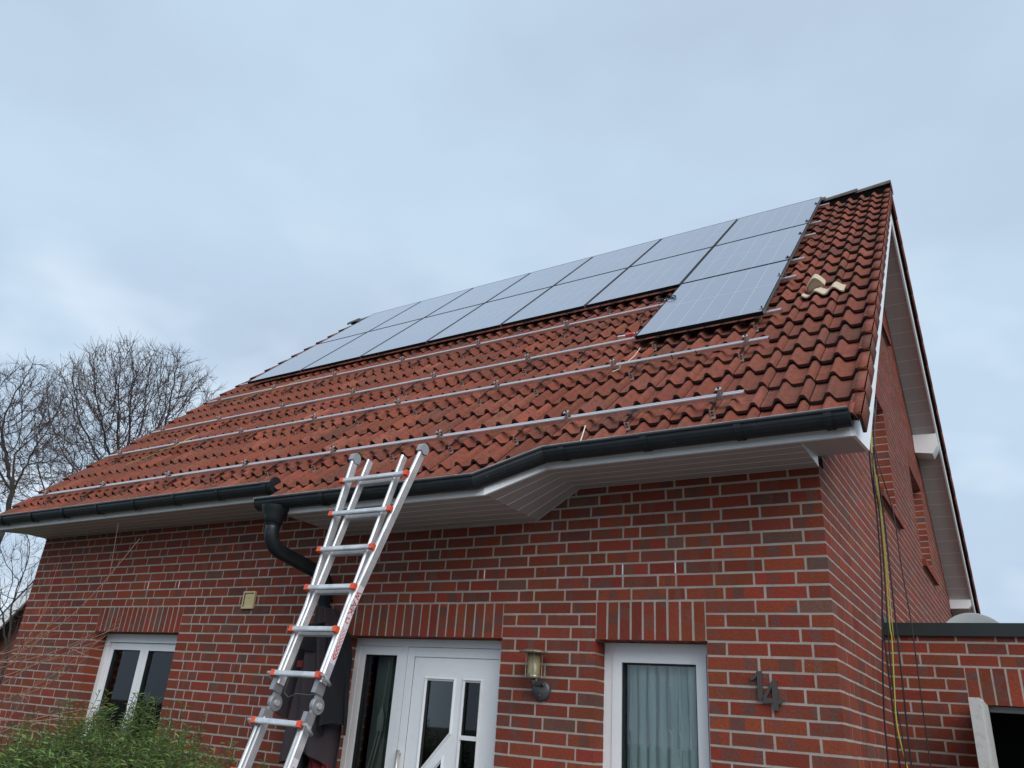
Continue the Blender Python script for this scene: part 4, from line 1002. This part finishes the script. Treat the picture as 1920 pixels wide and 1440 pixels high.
vn = thing('wall_vent', 'small cream rectangular cover plate on the brick wall left of the downpipe', 'cover plate', (-4.985, 0, .295))
b = MB(); frame_rect(b, -5.064, -4.909, .218, .372, .014, -.022, -.002); b.build('frame', 'beige', vn)
b = MB(); b.box(-5.051, -4.922, -.012, -.002, .2315, .358); b.box(-5.048, -4.925, -.014, -.0121, .288, .2905); b.box(-5.048, -4.925, -.014, -.0121, .318, .3195); b.box(-4.992, -4.986, -.016, -.0121, .311, .316)
b.build('plate', 'beige', vn)
b = MB(); b.box(-5.0498, -5.046, -.0205, -.0125, .232, .3575); b.box(-5.0455, -4.924, -.0205, -.0125, .354, .3575); b.build('painted_rim_shadow', 'beige_dark', vn)  # dark strips paint the shadow of the rim on the plate

for wx, wy in ((1167.6, 1069), (1266.6, 1067), (908.5, 1077), (335, 1100), (277, 1103)):
    d_ = f+rr*((wx-960+54.48)/1487.11)-uu*((wy-720+24.40)/1487.11); p = cpos+d_*(-cpos.y/d_.y)
    b = MB(); zc = .25+(math.floor((p.z-.25)/COURSE)+.5)*COURSE; b.box(p.x-.004, p.x+.004, -.003, .02, zc-.034, zc+.034); b.build('weep_vent', 'white', fw)
# black jacket hanging on the downpipe
jk = thing('hanging_jacket', 'long black jacket hanging on the downpipe behind the ladder', 'jacket', (-3.90, -.2, -1.0))
def cloth(b, xc, z0, z1, w0, w1, yb, dep, seed, mi=0, bottom=None, nn=26, rows=22, sh=0.0):
    r2 = random.Random(seed); ph = [r2.uniform(0, 6.28) for _ in range(6)]; vs = []
    for j in range(rows+1):
        t_ = j/rows; z = z0+(z1-z0)*t_
        wv = (w0+(w1-w0)*min(1, t_*1.25)**.7)
        for i in range(nn+1):
            a = math.pi*i/nn; cx = -math.cos(a)
            fold = .030*math.sin(a*5+ph[0]+t_*2)*(.3+t_)+.016*math.sin(a*11+ph[1]-t_*3)+.008*math.sin(t_*9+a*3+ph[3])
            zz = z+(.05*math.sin(a*3+ph[2]) if j == rows else 0)
            vs.append((xc+sh*t_+cx*wv*.5*(1+fold), yb-(dep*(.35+.65*math.sin(a))*math.sin(a)**.5 if 0 < i < nn else 0)-fold*1.2, zz))
    b.add(vs, [(j*(nn+1)+i, j*(nn+1)+i+1, (j+1)*(nn+1)+i+1, (j+1)*(nn+1)+i) for j in range(rows) for i in range(nn)], mi)
b = MB(); cloth(b, -3.90, .20, -.92, .07, .50, -.02, .19, 4, 0, sh=.02, nn=44, rows=30); b.build('body', 'jacket', jk, True)
b = MB(); cloth(b, -3.72, .02, -.70, .05, .20, -.03, .22, 9, 0, sh=.08, nn=30); b.build('sleeve', 'jacket2', jk, True)
b = MB(); cloth(b, -4.09, .0, -.60, .05, .15, -.03, .18, 12, 0, sh=-.07, nn=30); b.build('sleeve', 'jacket', jk, True)
b = MB(); cloth(b, -3.93, .05, -.10, .17, .20, -.03, .235, 5, 0, nn=30); b.build('hood', 'jacket2', jk, True)
b = MB(); b.prism([(-4.03, -.16, .055), (-3.83, -.16, .075), (-3.82, -.27, .045), (-4.04, -.27, .03)], (0, 0, .012)); b.build('collar', 'jacket2', jk)
b = MB(); b.tube([(-4.10, -.235, -.47), (-4.02, -.262, -.50), (-3.93, -.272, -.47), (-3.80, -.27, -.475), (-3.68, -.25, -.455)], .004, 5)
b.tube([(-4.01, -.225, -.06), (-4.06, -.238, -.3), (-4.10, -.236, -.47)], .003, 5); b.build('piping', 'piping', jk)
b = MB(); b.box(-3.985, -3.93, -.262, -.250, -.275, -.225); b.build('badge', 'darkred', jk)
b = MB(); cloth(b, -3.76, -.86, -1.25, .16, .26, -.02, .10, 21, 0); b.build('lower_garment', 'darkred', jk, True)

# ------------------------------------------------------------------ garage
gar = thing('garage', 'flat roofed brick garage with dark parapet against the gable wall', 'garage', (2.3, 4.4, GZ))
YGA = 1.93; GX1 = 4.6; oG = (.497, 2.95, GZ, -.17)
PG = lambda u, z, d: (u, YGA+d, z)
b = brick_wall(PG, .004, GX1, KB, 1, [oG], [(oG[0], oG[1], -.17, .083)])
gwl = b.build('wall', 'brick', gar)
mb = MB(); backing(mb, PG, .004, GX1, GZ, .30, [oG]); mb.build('mortar', 'mortar', gwl)
b = MB(); b.box(GX1-.12, GX1, YGA+.121, 6.9, GZ, .3); b.box(.005, GX1, 6.78, 6.9, GZ, .3); b.build('wall', 'farbrick', gar)
b = MB(); b.box(.004, GX1+.03, YGA-.028, YGA+.30, .292, .385); b.box(GX1-.27, GX1+.03, YGA+.3001, 6.95, .292, .385); b.box(.004, GX1-.2701, 6.65, 6.95, .292, .385)
b.prism([(.004, YGA-.028, .385), (.004, YGA-.05, .44), (.004, YGA+.3, .44), (.004, YGA+.3, .385)], (.012, 0, 0))
b.box(.0005, .0035, YGA-.06, YGA+.0, GZ, .40)
b.build('parapet_cap', 'cap_dark', gar)
b = MB(); b.box(.02, GX1-.1, YGA+.12, 6.8, .24, .29); b.build('flat_roof', 'bitumen', gar)
b = MB(); b.box(.15, GX1-.15, 4.5, 4.55, GZ, .2); b.box(.13, .15, YGA+.14, 4.5, GZ, .2); b.build('interior', 'dark', gar)
b = MB(); b.box(oG[0], oG[1], YGA+.06, YGA+.13, -.21, -.172); b.box(oG[0]+.001, oG[0]+.05, YGA+.05, YGA+.12, GZ, -.2105); b.build('door_frame', 'greyframe', gar)
b = MB(); b.box(.535, .60, 1.30, YGA+.05, GZ+.05, -.165)
b.box(.600, .606, 1.335, 1.345, GZ+.05, -.17); b.box(.600, .612, 1.36, 1.50, GZ+.05, -.168); b.box(.600, .609, 1.55, 1.98, GZ+.05, -.172); 
b.build('open_door', 'oldwhite', gar)
b = MB(); b.tube([(.528, YGA-.01, -.33), (.528, YGA-.01, -.45)], .012, 8); b.tube([(.528, YGA-.01, -.39), (.535, YGA+.03, -.39)], .010, 8); b.build('hinge', 'hinge', gar)

# satellite dish on the garage roof
sd = thing('satellite_dish', 'pale grey satellite dish standing on the garage roof behind the parapet', 'satellite dish', (.50, 4.1, .29))
b = MB(); pr_ = [(0, .0), (.08, .002), (.16, .012), (.24, .03), (.305, .05), (.312, .05), (.312, .044), (.24, .022), (.0, -.008)]
n_ = 40; vs = []; tilt = R(28); yaw_ = R(12)
for r_, h in pr_:
    for k in range(n_):
        a = 2*math.pi*k/n_; p = Vector((r_*math.cos(a), -h, r_*1.0*math.sin(a))); p = Matrix.Rotation(-tilt*.4, 3, 'X') @ p; p = Matrix.Rotation(yaw_, 3, 'Z') @ p
        vs.append(p+Vector((.50, 4.1, .475)))
b.add(vs, [(i*n_+k, i*n_+(k+1) % n_, (i+1)*n_+(k+1) % n_, (i+1)*n_+k) for i in range(len(pr_)-1) for k in range(n_)]); b.build('reflector', 'dish', sd, True)
b = MB(); b.tube([(.50, 4.2, .29), (.50, 4.2, .48)], .02, 10); b.build('mast', 'hinge', sd)
b = MB(); b.tube([(.24, 4.08, .62), (.18, 4.0, .60)], .025, 10); b.build('bracket', 'oldwhite', sd)

# ------------------------------------------------------------------ cables down the gable corner
def cab(name, ctrl, rad, m, lab):
    pts = [Vector(p) for p in ctrl]; out_ = []
    for i in range(len(pts)-1):
        p0 = pts[max(i-1, 0)]; p1 = pts[i]; p2 = pts[i+1]; p3 = pts[min(i+2, len(pts)-1)]
        for k in range(5):
            t_ = k/5; out_.append(.5*((2*p1)+(-p0+p2)*t_+(2*p0-5*p1+4*p2-p3)*t_*t_+(-p0+3*p1-3*p2+p3)*t_**3))
    out_.append(pts[-1]); tag(MB().tube(out_, rad, 6).build(name, m), lab, 'cable')
cab('yellow_cable', [(.17, 1.6, 2.1), (.241, .62, 1.387), (.24, .6, 1.234), (.245, .6, .902), (.236, .6, .554), (.216, .6, .189), (.218, .6, .097), (.196, .6, -.21), (.188, .6, -.40), (.215, .6, -.614), (.30, .5, -1.1), (.5, .2, GZ+.01)], .0038, 'yellow', 'yellow cable hanging from the roof edge past the garage')
cab('straw_rope', [(.18, 1.6, 2.08), (.252, .62, 1.30), (.250, .6, .90), (.243, .6, .55), (.230, .6, .18), (.225, .65, .1)], .003, 'straw', 'straw coloured rope hanging beside the yellow cable, upper half only')
cab('black_cable', [(.19, 1.6, 2.1), (.225, .62, 1.38), (.222, .6, .9), (.205, .6, .5), (.175, .6, .19), (.135, .6, -.2), (.115, .6, -.6), (.10, .5, GZ+.01)], .005, 'blackcable', 'leftmost black cable hanging down at the garage corner')
cab('black_cable', [(.20, 1.6, 2.1), (.256, .62, 1.38), (.262, .6, .9), (.258, .6, .55), (.252, .6, .19), (.245, .6, -.2), (.238, .6, -.6), (.24, .5, GZ+.01)], .005, 'blackcable', 'black cable hanging just right of the yellow one')
cab('black_cable', [(.20, 1.6, 2.1), (.26, .62, 1.36), (.32, .6, .9), (.325, .6, .55), (.338, .6, .19), (.337, .6, -.2), (.337, .6, -.602), (.35, .5, GZ+.01)], .0038, 'blackcable', 'rightmost thin black cable hanging in front of the garage wall')
cab('black_cable', [(.20, 1.6, 2.1), (.232, .62, 1.2), (.238, .6, .9), (.222, .6, .5), (.205, .6, .19), (.19, .6, -.2), (.21, .6, -.6), (.2, .5, GZ+.01)], .004, 'blackcable', 'black cable hanging close to the left side of the yellow one')

# ------------------------------------------------------------------ neighbour's house, far left
nh = thing('neighbour_house', 'brick house with grey roof and white verge beyond the left corner', 'house', (-24, 13, GZ))
b = MB(); b.prism([(-29.0, 8.8, GZ), (-19.0, 8.8, GZ), (-19.0, 8.8, 0.0), (-24.0, 8.8, 3.2), (-29.0, 8.8, -.9)], (0, 9, 0)); b.build('wall', 'farbrick', nh)
b = MB(); b.prism([(-29.4, 8.3, -1.5), (-29.4, 8.3, -1.15), (-24, 8.3, 3.05), (-18.6, 8.3, .2), (-18.6, 8.3, -.1), (-24, 8.3, 2.65)], (0, 10, 0), 0); b.build('roof', 'greyroof', nh)
b = MB(); b.prism([(-29.3, 8.22, -1.62), (-29.3, 8.22, -1.30), (-24, 8.22, 2.80), (-24, 8.22, 2.30)], (0, .07, 0)); b.build('verge_board', 'white', nh)

# ------------------------------------------------------------------ bare trees
import numpy as np
def px2w(x, y, dist):       # stands the far trees in the right direction
    d_ = f+rr*((x-960+54.48)/1487.11)-uu*((y-720+24.40)/1487.11); h_ = math.hypot(d_.x, d_.y); return cpos+d_*(dist/h_)
def bare_tree(label, trunk, stems, blobs, N_, step, seed, rmin, rtrunk, twigs=2, twl=.7):
    """space colonisation: attraction points in the crown pull the branches towards them"""
    rg = np.random.RandomState(seed); A = []
    tot = sum(v for *_, v in blobs)
    for (c, ra, rb, v) in blobs:
        n_ = int(N_*v/tot); q = rg.normal(size=(n_, 3)); q /= np.linalg.norm(q, axis=1)[:, None]; q *= (rg.uniform(.05, 1, size=(n_, 1)))**.42
        q[:, 0:2] *= ra; q[:, 2] *= rb; A.append(q+np.array(c))
    A = np.concatenate(A); P_ = []; par = []
    def chain(p0, p1, parent):
        p0, p1 = np.array(p0), np.array(p1); L_ = np.linalg.norm(p1-p0); n_ = max(1, int(L_/step)); k = parent
        for t_ in range(1, n_+1):
            q = p0+(p1-p0)*t_/n_+rg.normal(size=3)*step*.10; P_.append(q); par.append(k); k = len(P_)-1
        return k
    P_.append(np.array(trunk[0])); par.append(-1); k = chain(trunk[0], trunk[1], 0); ends = [k]
    for st_ in stems: ends.append(chain(P_[k], st_, k))
    infl = step*9; kill = step*1.5
    best = np.full(len(A), 1e9); bi = np.zeros(len(A), int); done = 0; alive = np.ones(len(A), bool)
    for it in range(160):
        new = np.array(P_[done:])
        for a0 in range(0, len(new), 256):
            D_ = np.linalg.norm(A[:, None, :]-new[None, a0:a0+256, :], axis=2); m_ = D_.min(1); ix = D_.argmin(1)+done+a0
            up = m_ < best; best[up] = m_[up]; bi[up] = ix[up]
        done = len(P_); alive &= best > kill
        act = alive & (best < (infl if it > 25 else 1e8))
        if not act.any(): break
        cc = np.bincount(np.array(par[1:]), minlength=len(P_)); ids = np.unique(bi[act]); cnt = 0
        for n_ in ids:
            v = A[act & (bi == n_)]-P_[n_]; d_ = (v/np.linalg.norm(v, axis=1)[:, None]).sum(0); L_ = np.linalg.norm(d_)
            if L_ < 1e-6: continue
            d_ = d_/L_+rg.normal(size=3)*.16+np.array([0, 0, .06])
            if par[n_] >= 0:
                pd = P_[n_]-P_[par[n_]]; pd /= max(1e-9, np.linalg.norm(pd)); d_ = d_+pd*.35
            d_ /= np.linalg.norm(d_); q = P_[n_]+d_*step
            if n_ < len(cc) and cc[n_] >= 3: alive[act & (bi == n_)] = False; continue
            P_.append(q); par.append(int(n_)); cnt += 1
        if cnt == 0 or len(P_) > 12000: break
    n_ = len(P_); ch = [[] for _ in range(n_)]
    for i in range(1, n_): ch[par[i]].append(i)
    e_ = 2.35; acc = np.zeros(n_)
    for i in range(n_-1, -1, -1):
        if not ch[i]: acc[i] = rmin**e_
        if par[i] >= 0: acc[par[i]] += acc[i]
    rad = acc**(1/e_); sc_ = rtrunk/rad[0]; rad = rmin+(rad-rmin)*sc_ if sc_ < 1 else rad
    base = Vector(trunk[0]); root = thing('bare_tree', label, 'tree', tuple(base), 'bare winter trees behind the house')
    tr = MB(); cr = MB()
    stack = [0]; 
    while stack:
        i = stack.pop(); pts = [i] if par[i] < 0 else [par[i], i]; c = i
        while ch[c]:
            k_ = sorted(ch[c], key=lambda z: -acc[z]); stack += k_[1:]; c = k_[0]; pts.append(c)
        rs2 = [float(rad[z]) for z in pts]
        if par[i] >= 0: rs2[0] = float(min(rad[pts[0]], rad[i]*1.2))
        b = tr if max(rs2) > rtrunk*.22 else cr; V = [Vector(P_[z]) for z in pts]
        if len(pts) > 1: b.tube(V, rs2, 8 if max(rs2) > rtrunk*.4 else 5 if b is tr else 3, cap=False)
    for i in range(n_):
        if rad[i] < rmin*2.4 and rg.rand() < .8:
            p0 = Vector(P_[i]); pd = (Vector(P_[i])-Vector(P_[par[i]])).normalized()
            for _ in range(twigs):
                d_ = (pd+Vector(rg.normal(size=3)*.5)+Vector((0, 0, .12))).normalized(); l_ = twl*rg.uniform(.35, 1)
                m1 = p0+d_*l_*.5+Vector(rg.normal(size=3)*.03*l_); cr.tube([p0, m1, m1+(d_+Vector((0, 0, .25))).normalized()*l_*.5], [rmin*.8, rmin*.65, rmin*.5], 3, cap=False)
    tr.build('trunk', 'bark', root, True); cr.build('crown', 'twig', root); return root
def gp(x, y, dist): p = px2w(x, y, dist); p.z = GZ; return tuple(p)
# broad round crown over the left roof slope
bare_tree('tall bare tree with a wide rounded crown rising behind the left roof slope', (gp(225, 1010, 45), tuple(px2w(225, 985, 45))),
          [tuple(px2w(x_, y_, 45+q_)) for x_, y_, q_ in ((185, 860, 0), (205, 850, -1), (222, 845, 1), (238, 850, -.5), (258, 855, .6), (280, 850, 0), (160, 890, .5), (140, 880, -.5))],
          [(tuple(px2w(240, 790, 45)), 4.5, 4.4, 1.0), (tuple(px2w(290, 770, 45)), 3.7, 3.7, .45), (tuple(px2w(170, 790, 45)), 3.0, 3.6, .35)], 5200, .28, 3, .0115, .34, 4, .85)
bare_tree('bare tree with a forked dark trunk at the left edge of the picture', (gp(-20, 1150, 38), tuple(px2w(22, 925, 38))),
          [tuple(px2w(x_, y_, 38+q_)) for x_, y_, q_ in ((-10, 870, 0), (28, 850, .5), (55, 860, -.5), (5, 820, .4))],
          [(tuple(px2w(25, 800, 38)), 2.35, 3.0, 1.0), (tuple(px2w(-40, 830, 38)), 2.3, 2.8, .7), (tuple(px2w(60, 840, 38)), 1.6, 2.4, .45)], 3400, .24, 5, .0095, .25, 4, .7)
bare_tree('low bare tree with dark arching branches between the two taller ones', (gp(105, 1150, 34), tuple(px2w(105, 985, 34))),
          [tuple(px2w(x_, y_, 34+q_)) for x_, y_, q_ in ((85, 930, 0), (120, 930, .4))],
          [(tuple(px2w(95, 900, 34)), 1.8, 2.1, 1.0), (tuple(px2w(140, 930, 34)), 1.3, 1.3, .3)], 900, .22, 8, .0075, .10, 3, .6)
bare_tree('slim young bare tree seen under the eave at the far left', (gp(16, 1250, 17), tuple(px2w(14, 1230, 17))),
          [tuple(px2w(x_, y_, 17+q_)) for x_, y_, q_ in ((5, 1150, 0), (22, 1140, .1), (35, 1165, -.1))],
          [(tuple(px2w(20, 1080, 17)), .85, 1.0, 1.0), (tuple(px2w(60, 1110, 17)), .4, .9, .25)], 800, .085, 13, .0028, .026, 2, .25)

# ------------------------------------------------------------------ shrubs in front of the wall
bush = thing('evergreen_bush', 'dense evergreen bush with narrow leaves under the left window', 'bush', (-4.7, -1.45, GZ))
def topz(x_):
    t_ = (x_+5.6)/2.9
    pts = [(-7.3, -1.25), (-6.2, -1.02), (-5.5, -.93), (-5.1, -.80), (-4.75, -.72), (-4.45, -.64), (-4.15, -.62), (-3.85, -.78), (-3.5, -.86), (-3.15, -.95), (-2.95, -1.3)]
    for (a, za), (c, zc) in zip(pts[:-1], pts[1:]):
        if a <= x_ <= c: return za+(zc-za)*(x_-a)/(c-a)
    return -1.4
lv = MB(); stm = MB()
def leafc():
    k = rnd.random(); v = rnd.uniform(.7, 1.3)
    c = (.09, .17, .042) if k < .5 else ((.15, .245, .055) if k < .85 else ((.18, .20, .055) if k < .95 else (.13, .09, .03)))
    return tuple(q*v for q in c)
def leaf(p, d_, ln, wd, cl):
    d_ = d_.normalized(); sd_ = d_.cross(Vector((rnd.gauss(0, .5), rnd.gauss(0, .5), 1))); 
    if sd_.length < .01: return
    sd_.normalize(); up_ = sd_.cross(d_); m1 = p+d_*ln*.42+up_*ln*.05; tp = p+d_*ln-Vector((0, 0, ln*.14))
    lv.add([p, m1+sd_*wd, tp, m1-sd_*wd], [(0, 1, 2), (0, 2, 3)], 0, cl)
for i in range(1250):
    x_ = rnd.uniform(-7.2, -3.0); y_ = rnd.gauss(-1.45, .33); y_ = max(-2.3, min(-.5, y_))
    tz_ = topz(x_+(y_+1.6)*1.1*0)+ (rnd.uniform(-.28, .02) if rnd.random() < .84 else rnd.uniform(.0, .14))-abs(y_+1.45)*.28
    p0 = Vector((x_+rnd.uniform(-.1, .1), y_+rnd.uniform(-.1, .1), tz_-rnd.uniform(.3, .55))); p1 = Vector((x_, y_, tz_))
    mid = (p0+p1)*.5+Vector((rnd.gauss(0, .02), rnd.gauss(0, .02), 0)); stm.tube([p0, mid, p1], .0022, 3, cap=False)
    nl = rnd.randint(22, 34)
    for k in range(nl):
        t_ = k/nl; q = p0.lerp(mid, t_*2) if t_ < .5 else mid.lerp(p1, t_*2-1)
        a = k*2.4+i; d_ = Vector((math.cos(a), math.sin(a), rnd.uniform(.1, .9)))
        leaf(q, d_, rnd.uniform(.035, .065), rnd.uniform(.0028, .0048), leafc())
for i in range(60): 
    x_ = rnd.uniform(-6.6, -3.2); stm.tube([(x_, -1.45+rnd.uniform(-.2, .2), GZ), (x_+rnd.uniform(-.2, .2), -1.45+rnd.uniform(-.2, .2), topz(x_)-.25)], .008, 5, cap=False)
lv.build('leaves', 'leaf', bush); stm.build('stems', 'stem', bush)
# inner mass so that the bush is opaque low down
im = MB()
for i in range(9000):
    x_ = rnd.uniform(-7.1, -3.05); y_ = rnd.gauss(-1.45, .26); z_ = topz(x_)-.22-abs(rnd.gauss(0, .28)); p = Vector((x_, y_, z_))
    d_ = Vector((rnd.gauss(0, 1), rnd.gauss(0, 1), rnd.gauss(0, .6))).normalized(); sd_ = d_.orthogonal().normalized()
    im.add([p, p+d_*.03+sd_*.006, p+d_*.065, p+d_*.03-sd_*.006], [(0, 1, 2, 3)], 0, tuple(q*.8 for q in leafc()))
im.build('leaves', 'leaf', bush)

tw_ = thing('twig_shrub', 'leafless shrub with thin reddish twigs arching in from the left edge', 'shrub', (-6.6, -1.5, GZ))
b = MB()
def pw(x_, y_, yy=-1.5):
    d_ = f+rr*((x_-960+54.48)/1487.11)-uu*((y_-720+24.40)/1487.11); return cpos+d_*((yy-cpos.y)/d_.y)
arcs = [((-60, 1290), (60, 1210), (160, 1130), (262, 1010)), ((-60, 1330), (50, 1255), (130, 1215), (225, 1175)), ((-60, 1262), (40, 1240), (120, 1215), (170, 1190)),
        ((-60, 1300), (30, 1260), (110, 1230), (190, 1200)), ((-50, 1345), (60, 1290), (130, 1245), (200, 1190)), ((-50, 1275), (20, 1245), (60, 1185), (95, 1130)),
        ((-50, 1395), (60, 1350), (130, 1335), (200, 1325)), ((-60, 1240), (10, 1225), (60, 1200), (120, 1150)), ((-50, 1310), (50, 1300), (110, 1270), (160, 1235)),
        ((-50, 1360), (70, 1352), (120, 1346), (185, 1347)), ((-40, 1420), (30, 1330), (60, 1290), (110, 1250))]
for i, a in enumerate(arcs):
    yy = -1.5+rnd.uniform(-.25, .25); P_ = [pw(*q, yy) for q in a]
    P_ = [Vector((-6.9+rnd.uniform(-.1, .1), yy, GZ)), Vector((-6.75, yy, -1.3))]+P_
    pts = []
    for k in range(len(P_)-1):
        p0 = P_[max(k-1, 0)]; p1 = P_[k]; p2 = P_[k+1]; p3 = P_[min(k+2, len(P_)-1)]
        for j in range(5): t_ = j/5; pts.append(.5*((2*p1)+(-p0+p2)*t_+(2*p0-5*p1+4*p2-p3)*t_*t_+(-p0+3*p1-3*p2+p3)*t_**3))
    pts.append(P_[-1]); n_ = len(pts); b.tube(pts, [.0062-.0040*k/n_ for k in range(n_)], 5, cap=False)
    for k in range(8, n_-2, 2):
        if rnd.random() < .75:
            d_ = (pts[k+1]-pts[k]).normalized(); e_ = (d_+Vector((rnd.gauss(0, .3), rnd.gauss(0, .3), rnd.gauss(.1, .35)))).normalized(); ln = rnd.uniform(.12, .45)
            b.tube([pts[k], pts[k]+e_*ln*.5+Vector((0, 0, .01)), pts[k]+e_*ln+Vector((0, 0, .03))], [.0026, .002, .0014], 3, cap=False)
b.build('twigs', 'redtwig', tw_)
